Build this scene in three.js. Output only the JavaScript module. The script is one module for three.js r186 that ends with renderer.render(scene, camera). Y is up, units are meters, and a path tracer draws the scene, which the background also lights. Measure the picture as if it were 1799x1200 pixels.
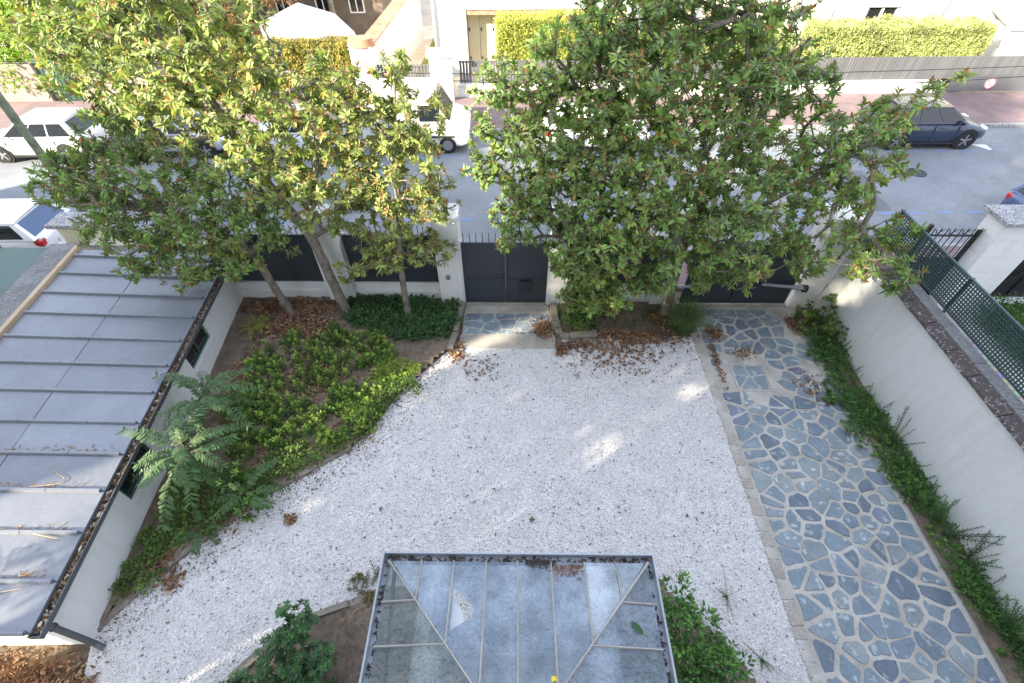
import * as THREE from 'three';
import { mergeGeometries } from 'three/addons/utils/BufferGeometryUtils.js';
import { RoundedBoxGeometry } from 'three/addons/geometries/RoundedBoxGeometry.js';

// ---------------------------------------------------------------- camera, sky, sun, exposure
const scene = new THREE.Scene();
const camera = new THREE.PerspectiveCamera(71.08, 1.5, 0.1, 400);
camera.position.set(0, 8.9, 0);
camera.lookAt(-0.062, 8.9 - Math.sin(0.8203) * 10, -Math.cos(0.8203) * 10);
const renderer = new THREE.WebGLRenderer({ antialias: true });
renderer.toneMapping = THREE.LinearToneMapping;
renderer.toneMappingExposure = 3.9;
renderer.shadowMap.enabled = true;

const SUN = new THREE.Vector3(-0.743, 0.423, 0.516).normalize();
{
  const W = 256, H = 128, d = new Float32Array(W * H * 4), v = new THREE.Vector3();
  for (let r = 0; r < H; r++) for (let c = 0; c < W; c++) {
    const lat = ((r + 0.5) / H - 0.5) * Math.PI, lon = ((c + 0.5) / W - 0.5) * 2 * Math.PI;
    v.set(Math.cos(lon) * Math.cos(lat), Math.sin(lat), Math.sin(lon) * Math.cos(lat));
    const h = Math.pow(1 - Math.max(0, v.y), 2.2), g = Math.pow(Math.max(0, v.dot(SUN)), 6) * 0.45;
    const k = 0.62, i = (r * W + c) * 4;
    let R = (0.65 + 0.28 * h + g) * k, G = (0.752 + 0.20 * h + g * 0.95) * k, B = (0.98 + 0.04 * h + g * 0.8) * k;
    if (v.y < 0) { R = 0.3; G = 0.29; B = 0.28; }
    d[i] = R; d[i + 1] = G; d[i + 2] = B; d[i + 3] = 1;
  }
  const t = new THREE.DataTexture(d, W, H, THREE.RGBAFormat, THREE.FloatType);
  t.mapping = THREE.EquirectangularReflectionMapping; t.magFilter = THREE.LinearFilter; t.needsUpdate = true;
  scene.background = t; scene.environment = t;
}
const sun = new THREE.DirectionalLight(new THREE.Color(1, 0.88, 0.69), 5);
sun.name = 'sun'; sun.position.copy(SUN).multiplyScalar(60); sun.castShadow = true; sun.shadow.radius = 1.3;
Object.assign(sun.shadow.camera, { left: -45, right: 45, top: 45, bottom: -45, near: 1, far: 160 });
scene.add(sun, sun.target);

// ---------------------------------------------------------------- helpers
const rng = (s) => () => { s = (s + 0x6d2b79f5) | 0; let t = Math.imul(s ^ (s >>> 15), 1 | s); t = (t + Math.imul(t ^ (t >>> 7), 61 | t)) ^ t; return ((t ^ (t >>> 14)) >>> 0) / 4294967296; };
const V = (x, y, z) => new THREE.Vector3(x, y, z);
const C = (r, g, b) => new THREE.Color().setRGB(r, g, b);
const lerp = THREE.MathUtils.lerp, clamp = THREE.MathUtils.clamp;
function hash(x, y, s) { let h = Math.imul(x, 374761393) ^ Math.imul(y, 668265263) ^ Math.imul(s + 17, 2147483647 - 58); h = Math.imul(h ^ (h >>> 13), 1274126177); return ((h ^ (h >>> 16)) >>> 0) / 4294967296; }
function vnoise(u, v, p, s) {           // tileable value noise, p cells per side
  const x = u * p, y = v * p, ix = Math.floor(x), iy = Math.floor(y), fx = x - ix, fy = y - iy, a = fx * fx * (3 - 2 * fx), b = fy * fy * (3 - 2 * fy);
  const m = (k) => ((k % p) + p) % p, X = m(ix), X1 = m(ix + 1), Y = m(iy), Y1 = m(iy + 1);
  return lerp(lerp(hash(X, Y, s), hash(X1, Y, s), a), lerp(hash(X, Y1, s), hash(X1, Y1, s), a), b);
}
function fbm(u, v, p, oct, s) { let a = 0.5, t = 0, n = 0; for (let i = 0; i < oct; i++) { t += a * vnoise(u, v, p, s + i * 7); n += a; a *= 0.55; p *= 2; } return t / n; }
function worley(u, v, p, s) {           // [distance to nearest, gap between the two nearest, cell hash]
  const x = u * p, y = v * p, ix = Math.floor(x), iy = Math.floor(y); let d1 = 9, d2 = 9, id = 0;
  for (let j = -1; j < 2; j++) for (let i = -1; i < 2; i++) {
    const X = (((ix + i) % p) + p) % p, Y = (((iy + j) % p) + p) % p, dx = ix + i + hash(X, Y, s) - x, dy = iy + j + hash(X, Y, s + 5) - y, d = Math.hypot(dx, dy);
    if (d < d1) { d2 = d1; d1 = d; id = hash(X, Y, s + 9); } else if (d < d2) d2 = d;
  }
  return [d1, d2 - d1, id];
}
const srgb8 = (x) => Math.round(255 * clamp(x <= 0.0031308 ? 12.92 * x : 1.055 * Math.pow(x, 1 / 2.4) - 0.055, 0, 1));
function tex(n, metres, fn) {           // fn(u, v) -> linear colour; returns a colour map in metres
  const d = new Uint8Array(n * n * 4);
  for (let y = 0; y < n; y++) for (let x = 0; x < n; x++) { const c = fn((x + 0.5) / n, (y + 0.5) / n), i = (y * n + x) * 4; d[i] = srgb8(c[0]); d[i + 1] = srgb8(c[1]); d[i + 2] = srgb8(c[2]); d[i + 3] = 255; }
  const t = new THREE.DataTexture(d, n, n); t.colorSpace = THREE.SRGBColorSpace; return fin(t, metres);
}
function bump(n, metres, fn) {
  const d = new Uint8Array(n * n * 4);
  for (let y = 0; y < n; y++) for (let x = 0; x < n; x++) { const i = (y * n + x) * 4; d[i] = d[i + 1] = d[i + 2] = Math.round(255 * clamp(fn((x + 0.5) / n, (y + 0.5) / n), 0, 1)); d[i + 3] = 255; }
  return fin(new THREE.DataTexture(d, n, n), metres);
}
function fin(t, m) { t.wrapS = t.wrapT = THREE.RepeatWrapping; t.magFilter = THREE.LinearFilter; t.minFilter = THREE.LinearFilter; t.repeat.set(1 / m, 1 / m); t.needsUpdate = true; return t; }
const std = (o) => new THREE.MeshStandardMaterial({ roughness: 0.85, metalness: 0, ...o });
const phys = (o) => new THREE.MeshPhysicalMaterial({ roughness: 0.85, metalness: 0, ...o });
const ramp = (a, b, t) => [lerp(a[0], b[0], t), lerp(a[1], b[1], t), lerp(a[2], b[2], t)];

function boxUV(g) {                     // uv in metres, projected along the dominant axis of each face
  if (g.index) g = g.toNonIndexed();
  const p = g.attributes.position, uv = new Float32Array(p.count * 2), a = V(), b = V(), c = V();
  for (let i = 0; i < p.count; i += 3) {
    a.fromBufferAttribute(p, i); b.fromBufferAttribute(p, i + 1).sub(a); c.fromBufferAttribute(p, i + 2).sub(a); b.cross(c);
    const X = Math.abs(b.x), Y = Math.abs(b.y), Z = Math.abs(b.z);
    for (let k = 0; k < 3; k++) {
      const x = p.getX(i + k), y = p.getY(i + k), z = p.getZ(i + k), j = (i + k) * 2;
      if (Y >= X && Y >= Z) { uv[j] = x; uv[j + 1] = -z; } else if (X >= Z) { uv[j] = z; uv[j + 1] = y; } else { uv[j] = x; uv[j + 1] = y; }
    }
  }
  return g.setAttribute('uv', new THREE.BufferAttribute(uv, 2));
}
function merge(list, keepUV) {
  list = list.map((g) => { g = g.index ? g.toNonIndexed() : g; if (!keepUV) g = boxUV(g); if (!g.attributes.normal) g.computeVertexNormals(); for (const k of Object.keys(g.attributes)) if (!['position', 'normal', 'uv', 'color'].includes(k)) g.deleteAttribute(k); return g; });
  if (list.some((g) => g.attributes.color)) for (const g of list) if (!g.attributes.color) g.setAttribute('color', new THREE.BufferAttribute(new Float32Array(g.attributes.position.count * 3).fill(1), 3));
  return list.length === 1 ? list[0] : mergeGeometries(list);
}
const used = {};
function numbered(n) { const k = used[n] = (used[n] ?? -1) + 1; return k ? n + '_' + String(k).padStart(3, '0') : n; }
function obj(name, geoms, mat, parent, keepUV) {
  const g = Array.isArray(geoms) ? merge(geoms, keepUV) : geoms, m = new THREE.Mesh(g, mat);
  m.name = parent ? name : numbered(name); m.castShadow = m.receiveShadow = true; (parent ?? scene).add(m); return m;
}
function tag(o, label, category, group) { o.userData.label = label; o.userData.category = category; if (group) o.userData.group = group; return o; }
function thing(name, label, category, pos = [0, 0, 0], turn = 0, group) {
  const o = new THREE.Group(); o.name = numbered(name); scene.add(o); o.position.set(...pos); o.rotation.y = turn; return tag(o, label, category, group);
}
function copy(o, pos, turn, label, group) { const c = o.clone(); c.name = numbered(o.name.replace(/_\d{3}$/, '')); scene.add(c); c.userData = { ...o.userData }; c.position.set(...pos); if (turn !== undefined) c.rotation.y = turn; if (label) c.userData.label = label; if (group) c.userData.group = group; return c; }
const struct = (o) => { o.userData.kind = 'structure'; return o; };
const stuff = (o) => { o.userData.kind = 'stuff'; return o; };
function inst(name, geo, mat, list, parent) {   // list of {m: Matrix4, c: Color}
  const o = new THREE.InstancedMesh(geo, mat, list.length); o.name = parent ? name : numbered(name);
  list.forEach((e, i) => { o.setMatrixAt(i, e.m); if (e.c) o.setColorAt(i, e.c); });
  o.castShadow = o.receiveShadow = true; (parent ?? scene).add(o); return stuff(o);
}
const Q = new THREE.Quaternion(), UPV = V(0, 1, 0);
function place(p, dir, spin, s) {       // matrix that takes +y to dir
  const q = new THREE.Quaternion().setFromUnitVectors(UPV, dir.clone().normalize()).multiply(new THREE.Quaternion().setFromAxisAngle(UPV, spin));
  return new THREE.Matrix4().compose(p, q, typeof s === 'number' ? V(s, s, s) : s);
}
// boxes
function box(x0, x1, y0, y1, z0, z1, r = 0) {
  const w = x1 - x0, h = y1 - y0, d = z1 - z0;
  const g = r ? new RoundedBoxGeometry(w, h, d, 1, Math.min(r, w / 2.1, h / 2.1, d / 2.1)) : new THREE.BoxGeometry(w, h, d);
  return g.translate((x0 + x1) / 2, (y0 + y1) / 2, (z0 + z1) / 2);
}
function hexa(c) {                      // 8 corners: bottom a b c d (counter-clockwise from above), then top
  const f = [[3, 2, 1, 0], [4, 5, 6, 7], [0, 1, 5, 4], [1, 2, 6, 5], [2, 3, 7, 6], [3, 0, 4, 7]], p = [];
  for (const q of f) for (const k of [0, 1, 2, 0, 2, 3]) p.push(...c[q[k]]);
  const g = new THREE.BufferGeometry(); g.setAttribute('position', new THREE.Float32BufferAttribute(p, 3)); g.computeVertexNormals(); return g;
}
function rod(a, b, r0, r1 = r0, n = 6) {
  a = V(...a); b = V(...b); const d = b.clone().sub(a), g = new THREE.CylinderGeometry(r1, r0, d.length(), n);
  return g.applyQuaternion(Q.setFromUnitVectors(UPV, d.normalize())).translate((a.x + b.x) / 2, (a.y + b.y) / 2, (a.z + b.z) / 2);
}
function sheet(pts, y, jit = 0) {       // flat polygon [x, z] at height y
  const s = new THREE.Shape(pts.map(([x, z]) => new THREE.Vector2(x, -z))); return new THREE.ShapeGeometry(s).rotateX(-Math.PI / 2).translate(0, y, 0);
}
function slab(pts, y0, y1, bev = 0.01, wob = 0, rnd) {   // polygon [x, z] as a stone with a bevelled top
  const n = pts.length, cx = pts.reduce((s, p) => s + p[0], 0) / n, cz = pts.reduce((s, p) => s + p[1], 0) / n, p = [];
  const inn = pts.map(([x, z]) => { const dx = cx - x, dz = cz - z, l = Math.hypot(dx, dz) || 1; return [x + dx / l * bev, z + dz / l * bev]; });
  const yt = pts.map(([x, z]) => y1 + (wob ? (rnd() - 0.5) * wob : 0));
  let area = 0; for (let i = 0; i < n; i++) { const a = pts[i], b = pts[(i + 1) % n]; area += a[0] * b[1] - b[0] * a[1]; }
  const tri = (a, b, c) => area < 0 ? p.push(...a, ...b, ...c) : p.push(...a, ...c, ...b);
  for (let i = 0; i < n; i++) {
    const j = (i + 1) % n, A = [inn[i][0], yt[i], inn[i][1]], B = [inn[j][0], yt[j], inn[j][1]], a = [pts[i][0], y1 - bev, pts[i][1]], b = [pts[j][0], y1 - bev, pts[j][1]], a0 = [pts[i][0], y0, pts[i][1]], b0 = [pts[j][0], y0, pts[j][1]];
    tri([cx, y1, cz], A, B); tri(A, a, b); tri(A, b, B); tri(a, a0, b0); tri(a, b0, b);
  }
  const g = new THREE.BufferGeometry(); g.setAttribute('position', new THREE.Float32BufferAttribute(p, 3)); g.computeVertexNormals(); return g;
}
function strip(pts, w, y) {             // flat ribbon along [x, z] points
  const p = []; for (let i = 0; i + 1 < pts.length; i++) { const [a, b] = [pts[i], pts[i + 1]], dx = b[0] - a[0], dz = b[1] - a[1], l = Math.hypot(dx, dz), nx = -dz / l * w / 2, nz = dx / l * w / 2; p.push(sheet([[a[0] + nx, a[1] + nz], [b[0] + nx, b[1] + nz], [b[0] - nx, b[1] - nz], [a[0] - nx, a[1] - nz]], y)); } return p;
}
const inPoly = (x, z, P) => { let c = false; for (let i = 0, j = P.length - 1; i < P.length; j = i++) if ((P[i][1] > z) !== (P[j][1] > z) && x < (P[j][0] - P[i][0]) * (z - P[i][1]) / (P[j][1] - P[i][1]) + P[i][0]) c = !c; return c; };
function paint(g, r, gg, b) { const n = g.attributes.position.count, a = new Float32Array(n * 3); for (let i = 0; i < n; i++) { a[i * 3] = r; a[i * 3 + 1] = gg; a[i * 3 + 2] = b; } return g.setAttribute('color', new THREE.BufferAttribute(a, 3)); }

// ---------------------------------------------------------------- materials
const T = {};
T.gravel = tex(1024, 1.5, (u, v) => { const w = worley(u, v, 74, 3), e = clamp(w[1] * 3.2, 0, 1), k = 0.78 + 0.3 * w[2], d = fbm(u, v, 6, 4, 11); const l = lerp(0.4, 0.74 * k, Math.pow(e, 0.6)) * (0.86 + 0.28 * d); return [l, l * 0.965, l * 0.94]; });
T.gravelB = bump(1024, 1.5, (u, v) => { const w = worley(u, v, 74, 3); return clamp(1 - w[0] * 1.1, 0, 1) * (0.5 + 0.5 * w[2]); });
T.soil = tex(512, 2.2, (u, v) => { const a = fbm(u, v, 4, 6, 21), b = fbm(u, v, 40, 3, 31); return ramp([0.07, 0.05, 0.036], [0.32, 0.25, 0.185], clamp(a * 0.75 + b * 0.5 - 0.2, 0, 1)); });
T.soilB = bump(512, 2.2, (u, v) => fbm(u, v, 14, 6, 22));
T.stucco = tex(512, 3.1, (u, v) => { const a = fbm(u, v, 3, 5, 41), b = fbm(u, v, 64, 2, 42), st = clamp((fbm(u, v * 0.12, 24, 3, 44) - 0.52) * 3, 0, 1) * clamp((a - 0.4) * 4, 0, 1), k = 0.8 + 0.2 * a + 0.06 * b - 0.07 * st; return [0.765 * k, 0.768 * k, 0.755 * k * (1 - 0.05 * st)]; });
T.stuccoB = bump(512, 1.1, (u, v) => fbm(u, v, 30, 4, 43));
T.concrete = tex(512, 1.9, (u, v) => { const a = fbm(u, v, 5, 6, 51), b = fbm(u, v, 90, 2, 52), k = clamp(0.2 + a * 0.9 + (b - 0.5) * 0.5, 0, 1); return ramp([0.16, 0.145, 0.125], [0.46, 0.42, 0.36], k); });
T.asphalt = tex(1024, 5, (u, v) => { const cr = Math.abs(fbm(u, v, 5, 4, 66) - 0.5) < 0.0022 && fbm(u, v, 4, 2, 67) > 0.5 ? 0.75 : 1, a = fbm(u, v, 3, 4, 61), s = hash(Math.floor(u * 1024), Math.floor(v * 1024), 62), b = fbm(u, v, 50, 3, 63), k = (0.12 + 0.13 * a + 0.05 * (s - 0.5) + 0.05 * b) * cr; return [k * 0.93, k * 0.98, k * 1.06]; });
T.redpave = tex(512, 2.3, (u, v) => { const a = fbm(u, v, 4, 5, 71), s = hash(Math.floor(u * 512), Math.floor(v * 512), 72), k = 0.8 + 0.5 * (a - 0.5) + 0.3 * (s - 0.5); return [0.25 * k, 0.18 * k, 0.178 * k]; });
T.zinc = tex(512, 2.6, (u, v) => { const a = fbm(u, v, 4, 5, 81), b = fbm(u, v, 48, 2, 82), s = hash(Math.floor(u * 256), Math.floor(v * 256), 83) > 0.985 ? 0.16 : 0, k = 0.78 + 0.34 * a + 0.16 * (b - 0.5) + s; return [0.205 * k, 0.218 * k, 0.242 * k]; });
T.lichen = tex(512, 1.3, (u, v) => { const a = fbm(u, v, 7, 5, 91), b = fbm(u, v, 60, 3, 92), w = clamp((b - 0.5) * 5 + 0.35 + (a - 0.5) * 3, 0, 1); return ramp([0.1, 0.1, 0.1], [0.3, 0.3, 0.3], clamp(0.25 + (w - 0.25) * 0.7 * b + (hash(Math.floor(u * 256), Math.floor(v * 256), 93) > 0.93 ? 0.35 : 0), 0, 1)); });
T.lichenD = tex(512, 1.7, (u, v) => { const a = fbm(u, v, 6, 5, 94), b = fbm(u, v, 50, 3, 95), w = clamp((b - 0.62) * 6 + (a - 0.5) * 2.2, 0, 1); return ramp([0.075, 0.062, 0.056], [0.36, 0.35, 0.34], w * 0.8); });
T.granite = tex(512, 0.9, (u, v) => { const w = worley(u, v, 46, 98), b = fbm(u, v, 90, 2, 99), k = clamp(w[2] * 0.9 + (b - 0.5) * 0.7, 0, 1); return ramp([0.07, 0.07, 0.075], [0.55, 0.54, 0.54], k); });
T.mortar = tex(512, 1.6, (u, v) => { const a = fbm(u, v, 5, 5, 101), b = fbm(u, v, 70, 2, 102), k = clamp(a * 0.9 + (b - 0.5) * 0.35 + 0.05, 0, 1); return ramp([0.26, 0.235, 0.2], [0.58, 0.55, 0.5], k); });
T.slate = tex(512, 1.4, (u, v) => { const a = fbm(u, v, 5, 5, 111), b = fbm(u, v, 40, 3, 112), m = clamp((fbm(u, v, 12, 4, 113) - 0.63) * 9, 0, 1); return ramp(ramp([0.15, 0.18, 0.205], [0.27, 0.3, 0.325], clamp(a * 0.8 + (b - 0.5) * 0.6 + 0.1, 0, 1)), [0.5, 0.5, 0.48], m * 0.75); });
T.bark = tex(256, 0.7, (u, v) => { const a = fbm(u, v, 8, 5, 121), b = fbm(u, v * 0.3, 40, 2, 122); return ramp([0.09, 0.075, 0.06], [0.33, 0.29, 0.24], clamp(a * 0.8 + (b - 0.5) * 0.5 + 0.1, 0, 1)); });
T.barkB = bump(256, 0.35, (u, v) => fbm(u, v, 10, 4, 123));
T.felt = tex(512, 2.7, (u, v) => { const a = fbm(u, v, 4, 5, 131), s = hash(Math.floor(u * 512), Math.floor(v * 512), 132), k = 0.8 + 0.4 * a + 0.25 * (s - 0.5); return [0.115 * k, 0.17 * k, 0.15 * k]; });
T.tile = tex(256, 0.8, (u, v) => { const a = fbm(u, v, 5, 5, 141); return ramp([0.3, 0.13, 0.075], [0.55, 0.3, 0.19], a); });
T.tan = tex(512, 3, (u, v) => { const a = fbm(u, v, 4, 5, 151), b = fbm(u, v, 60, 2, 152); return ramp([0.42, 0.33, 0.23], [0.66, 0.56, 0.43], clamp(a + (b - 0.5) * 0.3, 0, 1)); });
T.glassB = bump(512, 0.8, (u, v) => fbm(u, v, 22, 3, 161));
T.dirt = tex(512, 0.9, (u, v) => { const a = fbm(u, v, 4, 5, 171), b = fbm(u, v, 50, 2, 172), k = clamp((a - 0.5) * 1.9 + 0.5 + (b - 0.5) * 0.4, 0, 1); return ramp([0.25, 0.31, 0.36], [0.52, 0.6, 0.67], k); });
const M = {
  gravel: std({ map: T.gravel, bumpMap: T.gravelB, bumpScale: 0.007, roughness: 0.95 }),
  soil: std({ map: T.soil, bumpMap: T.soilB, bumpScale: 0.04, roughness: 1 }),
  stucco: std({ map: T.stucco, bumpMap: T.stuccoB, bumpScale: 0.002, roughness: 0.92 }),
  cream: std({ map: T.stucco, color: C(0.95, 0.86, 0.66), roughness: 0.92 }),
  concrete: std({ map: T.concrete, bumpMap: T.soilB, bumpScale: 0.006, roughness: 0.95 }),
  asphalt: std({ map: T.asphalt, roughness: 0.9 }),
  redpave: std({ map: T.redpave, roughness: 0.95 }),
  zinc: std({ map: T.zinc, roughness: 0.4, metalness: 0.3 }),
  zincDark: std({ map: T.zinc, color: C(0.55, 0.55, 0.55), roughness: 0.5, metalness: 0.35 }),
  lichen: std({ map: T.lichen, bumpMap: T.soilB, bumpScale: 0.008, roughness: 1 }),
  lichenD: std({ map: T.lichenD, bumpMap: T.soilB, bumpScale: 0.012, roughness: 1 }),
  granite: std({ map: T.granite, roughness: 0.9 }),
  mortar: std({ map: T.mortar, bumpMap: T.stuccoB, bumpScale: 0.006, roughness: 0.97 }),
  bark: std({ map: T.bark, bumpMap: T.barkB, bumpScale: 0.02, roughness: 1 }),
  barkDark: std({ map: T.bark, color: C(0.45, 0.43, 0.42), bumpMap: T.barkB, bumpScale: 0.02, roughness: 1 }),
  felt: std({ map: T.felt, roughness: 0.97 }),
  tan: std({ map: T.tan, roughness: 0.95 }),
  iron: std({ color: C(0.028, 0.032, 0.038), roughness: 0.45, metalness: 0.2 }),
  sheet: std({ color: C(0.042, 0.05, 0.063), roughness: 0.5 }),
  black: std({ color: C(0.012, 0.013, 0.015), roughness: 0.6 }),
  trellis: std({ color: C(0.032, 0.07, 0.07), roughness: 0.6 }),
  green: std({ color: C(0.03, 0.085, 0.06), roughness: 0.5 }),
  white: std({ color: C(0.78, 0.78, 0.77), roughness: 0.6 }),
  greyMetal: std({ color: C(0.32, 0.33, 0.35), roughness: 0.4, metalness: 0.4 }),
  fence: std({ color: C(0.12, 0.124, 0.132), roughness: 0.6 }),
  dark: std({ color: C(0.02, 0.02, 0.022), roughness: 0.9 }),
  glassDark: phys({ color: C(0.015, 0.018, 0.022), roughness: 0.06, clearcoat: 0.4 }),
  wood: std({ map: T.tan, color: C(0.8, 0.75, 0.7), roughness: 0.9 }),
  bluepaint: std({ color: C(0.17, 0.24, 0.4), roughness: 0.9 }),
  road: std({ color: C(0.62, 0.62, 0.6), roughness: 0.9 }),
  weedStem: std({ color: C(0.12, 0.16, 0.06), roughness: 0.9 }),
  litter: phys({ vertexColors: true, roughness: 0.9 }),
  leaf: phys({ vertexColors: true, roughness: 0.92, transmission: 0.46, thickness: 0, clearcoat: 0.4, clearcoatRoughness: 0.33 }),
  herb: phys({ vertexColors: true, roughness: 0.95, transmission: 0.35, thickness: 0, specularIntensity: 0.5 }),
  canopy: phys({ map: T.dirt, roughness: 0.1, transmission: 0.55, thickness: 0, bumpMap: T.glassB, bumpScale: 0.022, specularIntensity: 1 }),
};

// ---------------------------------------------------------------- ground, street
const SZ = (x, z) => z - 0.035 * x;                       // the street runs a little askew to the garden wall
const stq = (x0, x1, z0, z1, y) => sheet([[x0, SZ(x0, z1)], [x1, SZ(x1, z1)], [x1, SZ(x1, z0)], [x0, SZ(x0, z0)]], y);
const sbox = (x0, x1, y0, y1, z0, z1) => hexa([[x0, y0, SZ(x0, z1)], [x1, y0, SZ(x1, z1)], [x1, y0, SZ(x1, z0)], [x0, y0, SZ(x0, z0)], [x0, y1, SZ(x0, z1)], [x1, y1, SZ(x1, z1)], [x1, y1, SZ(x1, z0)], [x0, y1, SZ(x0, z0)]]);
struct(obj('ground', [sheet([[-200, -200], [200, -200], [200, 200], [-200, 200]], -0.03)], M.soil));
struct(obj('road', [stq(-90, 90, -20.55, -12.0, 0.0)], M.asphalt));
struct(obj('pavement_near', [sbox(-90, 90, -0.05, 0.12, -11.85, -10.2)], M.redpave));
struct(obj('pavement_far', [sbox(-90, 90, -0.05, 0.12, -24.3, -20.7)], M.redpave));
{
  const k = struct(obj('kerb', [sbox(-90, -20, -0.05, 0.13, -20.7, -20.55)], M.concrete)), r = rng(5);
  for (let x = -20; x < 26; x += 1) obj('kerb_stone', [sbox(x + 0.006, x + 0.994, -0.05, 0.128 + r() * 0.008, -20.7, -20.55)], M.granite, k);
  const k2 = struct(obj('kerb', [sbox(-90, -20, -0.05, 0.13, -12.0, -11.85)], M.concrete));
  for (let x = -20; x < 26; x += 1) obj('kerb_stone', [sbox(x + 0.006, x + 0.994, -0.05, 0.128 + r() * 0.008, -12.0, -11.85)], M.granite, k2);
}
{
  const dash = []; for (let i = -14; i < 18; i++) dash.push(stq(i * 1.02 + 0.1, i * 1.02 + 0.62, -13.98, -13.86, 0.004));
  for (let i = -14; i < 20; i++) dash.push(stq(i * 1.0, i * 1.0 + 0.5, -18.46, -18.36, 0.004));
  struct(obj('parking_markings', dash, M.bluepaint));
  struct(obj('road_marking', [sheet([[18.75, -19.65], [19.35, -19.0], [19.4, -19.6]], 0.004)], M.road));
}
struct(obj('road_patch', [stq(9.5, 13.2, -16.9, -15.9, 0.003), stq(12.2, 12.9, -15.9, -14.1, 0.0035)], std({ map: T.asphalt, color: C(0.72, 0.7, 0.7), roughness: 0.92 })));
struct(obj('road_patch', [stq(-9, -4.5, -15.2, -14.4, 0.003)], std({ map: T.asphalt, color: C(0.78, 0.76, 0.76), roughness: 0.92 })));
{ const mh = struct(obj('manhole_cover', [new THREE.CylinderGeometry(0.33, 0.33, 0.012, 28).translate(15.2, 0.004, -17.2), new THREE.TorusGeometry(0.33, 0.015, 6, 28).rotateX(Math.PI / 2).translate(15.2, 0.006, -17.2)], M.iron)); }
struct(obj('yard_paving', [stq(-60, 60, -60, -24.3, 0.05)], M.tan));

// ---------------------------------------------------------------- garden ground
const EDGE = [[-6.81, -1.78], [-6.42, -2.36], [-6.12, -2.74], [-5.77, -3.2], [-5.35, -3.6], [-4.86, -4.16], [-4.38, -4.48], [-4.01, -4.77], [-3.41, -5.19], [-3.04, -5.75], [-2.69, -6.55], [-2.18, -7.27], [-1.7, -7.9]];
const GRAVEL = [[-6.2, 0.4], [-6.5, -0.9], [-6.7, -1.5], ...EDGE, [-1.45, -8.04], [1.02, -8.06], [1.24, -8.4], [2.06, -8.52], [4.66, -8.5], [4.68, 0.4]];
const garden = struct(obj('garden_soil', [sheet([[-11, -10.1], [9, -10.1], [9, 0.6], [-11, 0.6]], 0)], M.soil));
const gravel = struct(obj('gravel', [sheet(GRAVEL, 0.012)], M.gravel));
function patch(poly, cell, hfn, edge = 0.0) {  // uneven ground over a polygon
  const xs = poly.map((p) => p[0]), zs = poly.map((p) => p[1]), x0 = Math.min(...xs), z0 = Math.min(...zs), nx = Math.ceil((Math.max(...xs) - x0) / cell), nz = Math.ceil((Math.max(...zs) - z0) / cell), p = [];
  const at = (i, j) => { const x = x0 + i * cell, z = z0 + j * cell; return [x, hfn(x, z), z]; };
  for (let i = 0; i < nx; i++) for (let j = 0; j < nz; j++) if (inPoly(x0 + (i + 0.5) * cell, z0 + (j + 0.5) * cell, poly)) p.push(...at(i, j), ...at(i, j + 1), ...at(i + 1, j + 1), ...at(i, j), ...at(i + 1, j + 1), ...at(i + 1, j));
  const g = new THREE.BufferGeometry(); g.setAttribute('position', new THREE.Float32BufferAttribute(p, 3)); g.computeVertexNormals(); return g;
}
const nz2 = (x, z, s) => fbm(((x / 8) % 1 + 1) % 1, ((z / 8) % 1 + 1) % 1, 8, 4, s);
const bedY = (x, z) => 0.03 + 0.14 * nz2(x, z, 7);
const BED = [...EDGE.slice(0), [-1.55, -8.3], [-1.5, -9.9], [-7.5, -9.95], [-6.9, -1.7]];
const BED2L = [[-2.0, -2.5], [-2.3, -2.42], [-2.75, -2.24], [-3.3, -2.02], [-3.95, -1.53], [-4.2, -1.25], [-4.45, -0.9], [-4.6, 0.3], [-1.6, 0.3], [-1.6, -2.4]];
const BED2R = [[2.2, -2.95], [2.5, -2.72], [2.72, -2.36], [3.12, -2.0], [3.5, -1.53], [3.72, -1.1], [3.9, 0.3], [1.7, 0.3], [1.7, -2.7]];
const BEDR = [[4.7, -8.58], [2.05, -8.6], [1.2, -8.5], [1.2, -9.7], [4.5, -9.7]];
struct(obj('planting_bed', [patch(BED, 0.12, bedY)], M.soil));
struct(obj('planting_bed', [patch(BED2L, 0.1, (x, z) => 0.02 + 0.09 * nz2(x, z, 9))], M.soil));
struct(obj('planting_bed', [patch(BED2R, 0.1, (x, z) => 0.02 + 0.09 * nz2(x, z, 9))], M.soil));
struct(obj('planting_bed', [patch(BEDR, 0.1, (x, z) => 0.02 + 0.1 * nz2(x, z, 8))], M.soil));
struct(obj('planting_bed', [patch([[7.55, -9.5], [8.2, -9.5], [8.2, 0.3], [7.6, 0.3]], 0.1, (x, z) => 0.02 + 0.09 * nz2(x, z, 6))], M.soil));
{ // loose stones on the gravel sheet
  const r = rng(77), L = [], g = new THREE.IcosahedronGeometry(1, 0), e = new THREE.Euler(), q = new THREE.Quaternion();
  while (L.length < 150000) {
    const x = -6.8 + r() * 11.5, z = -8.55 + r() * 8.5; if (!inPoly(x, z, GRAVEL)) continue;
    const s = 0.007 + r() * r() * 0.009, k = r() < 0.05 ? 0.16 + r() * 0.22 : 0.56 + r() * 0.26;
    L.push({ m: new THREE.Matrix4().compose(V(x, 0.013 + s * 0.25 + r() * 0.006, z), q.setFromEuler(e.set(r() * 6, r() * 6, r() * 6)).clone(), V(s * (1 + r() * 0.5), s * 0.75, s)), c: C(k, k * (0.95 + 0.03 * r()), k * (0.89 + 0.07 * r())) });
  }
  inst('gravel_stones', g, std({ roughness: 0.95 }), L, gravel);
}
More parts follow.
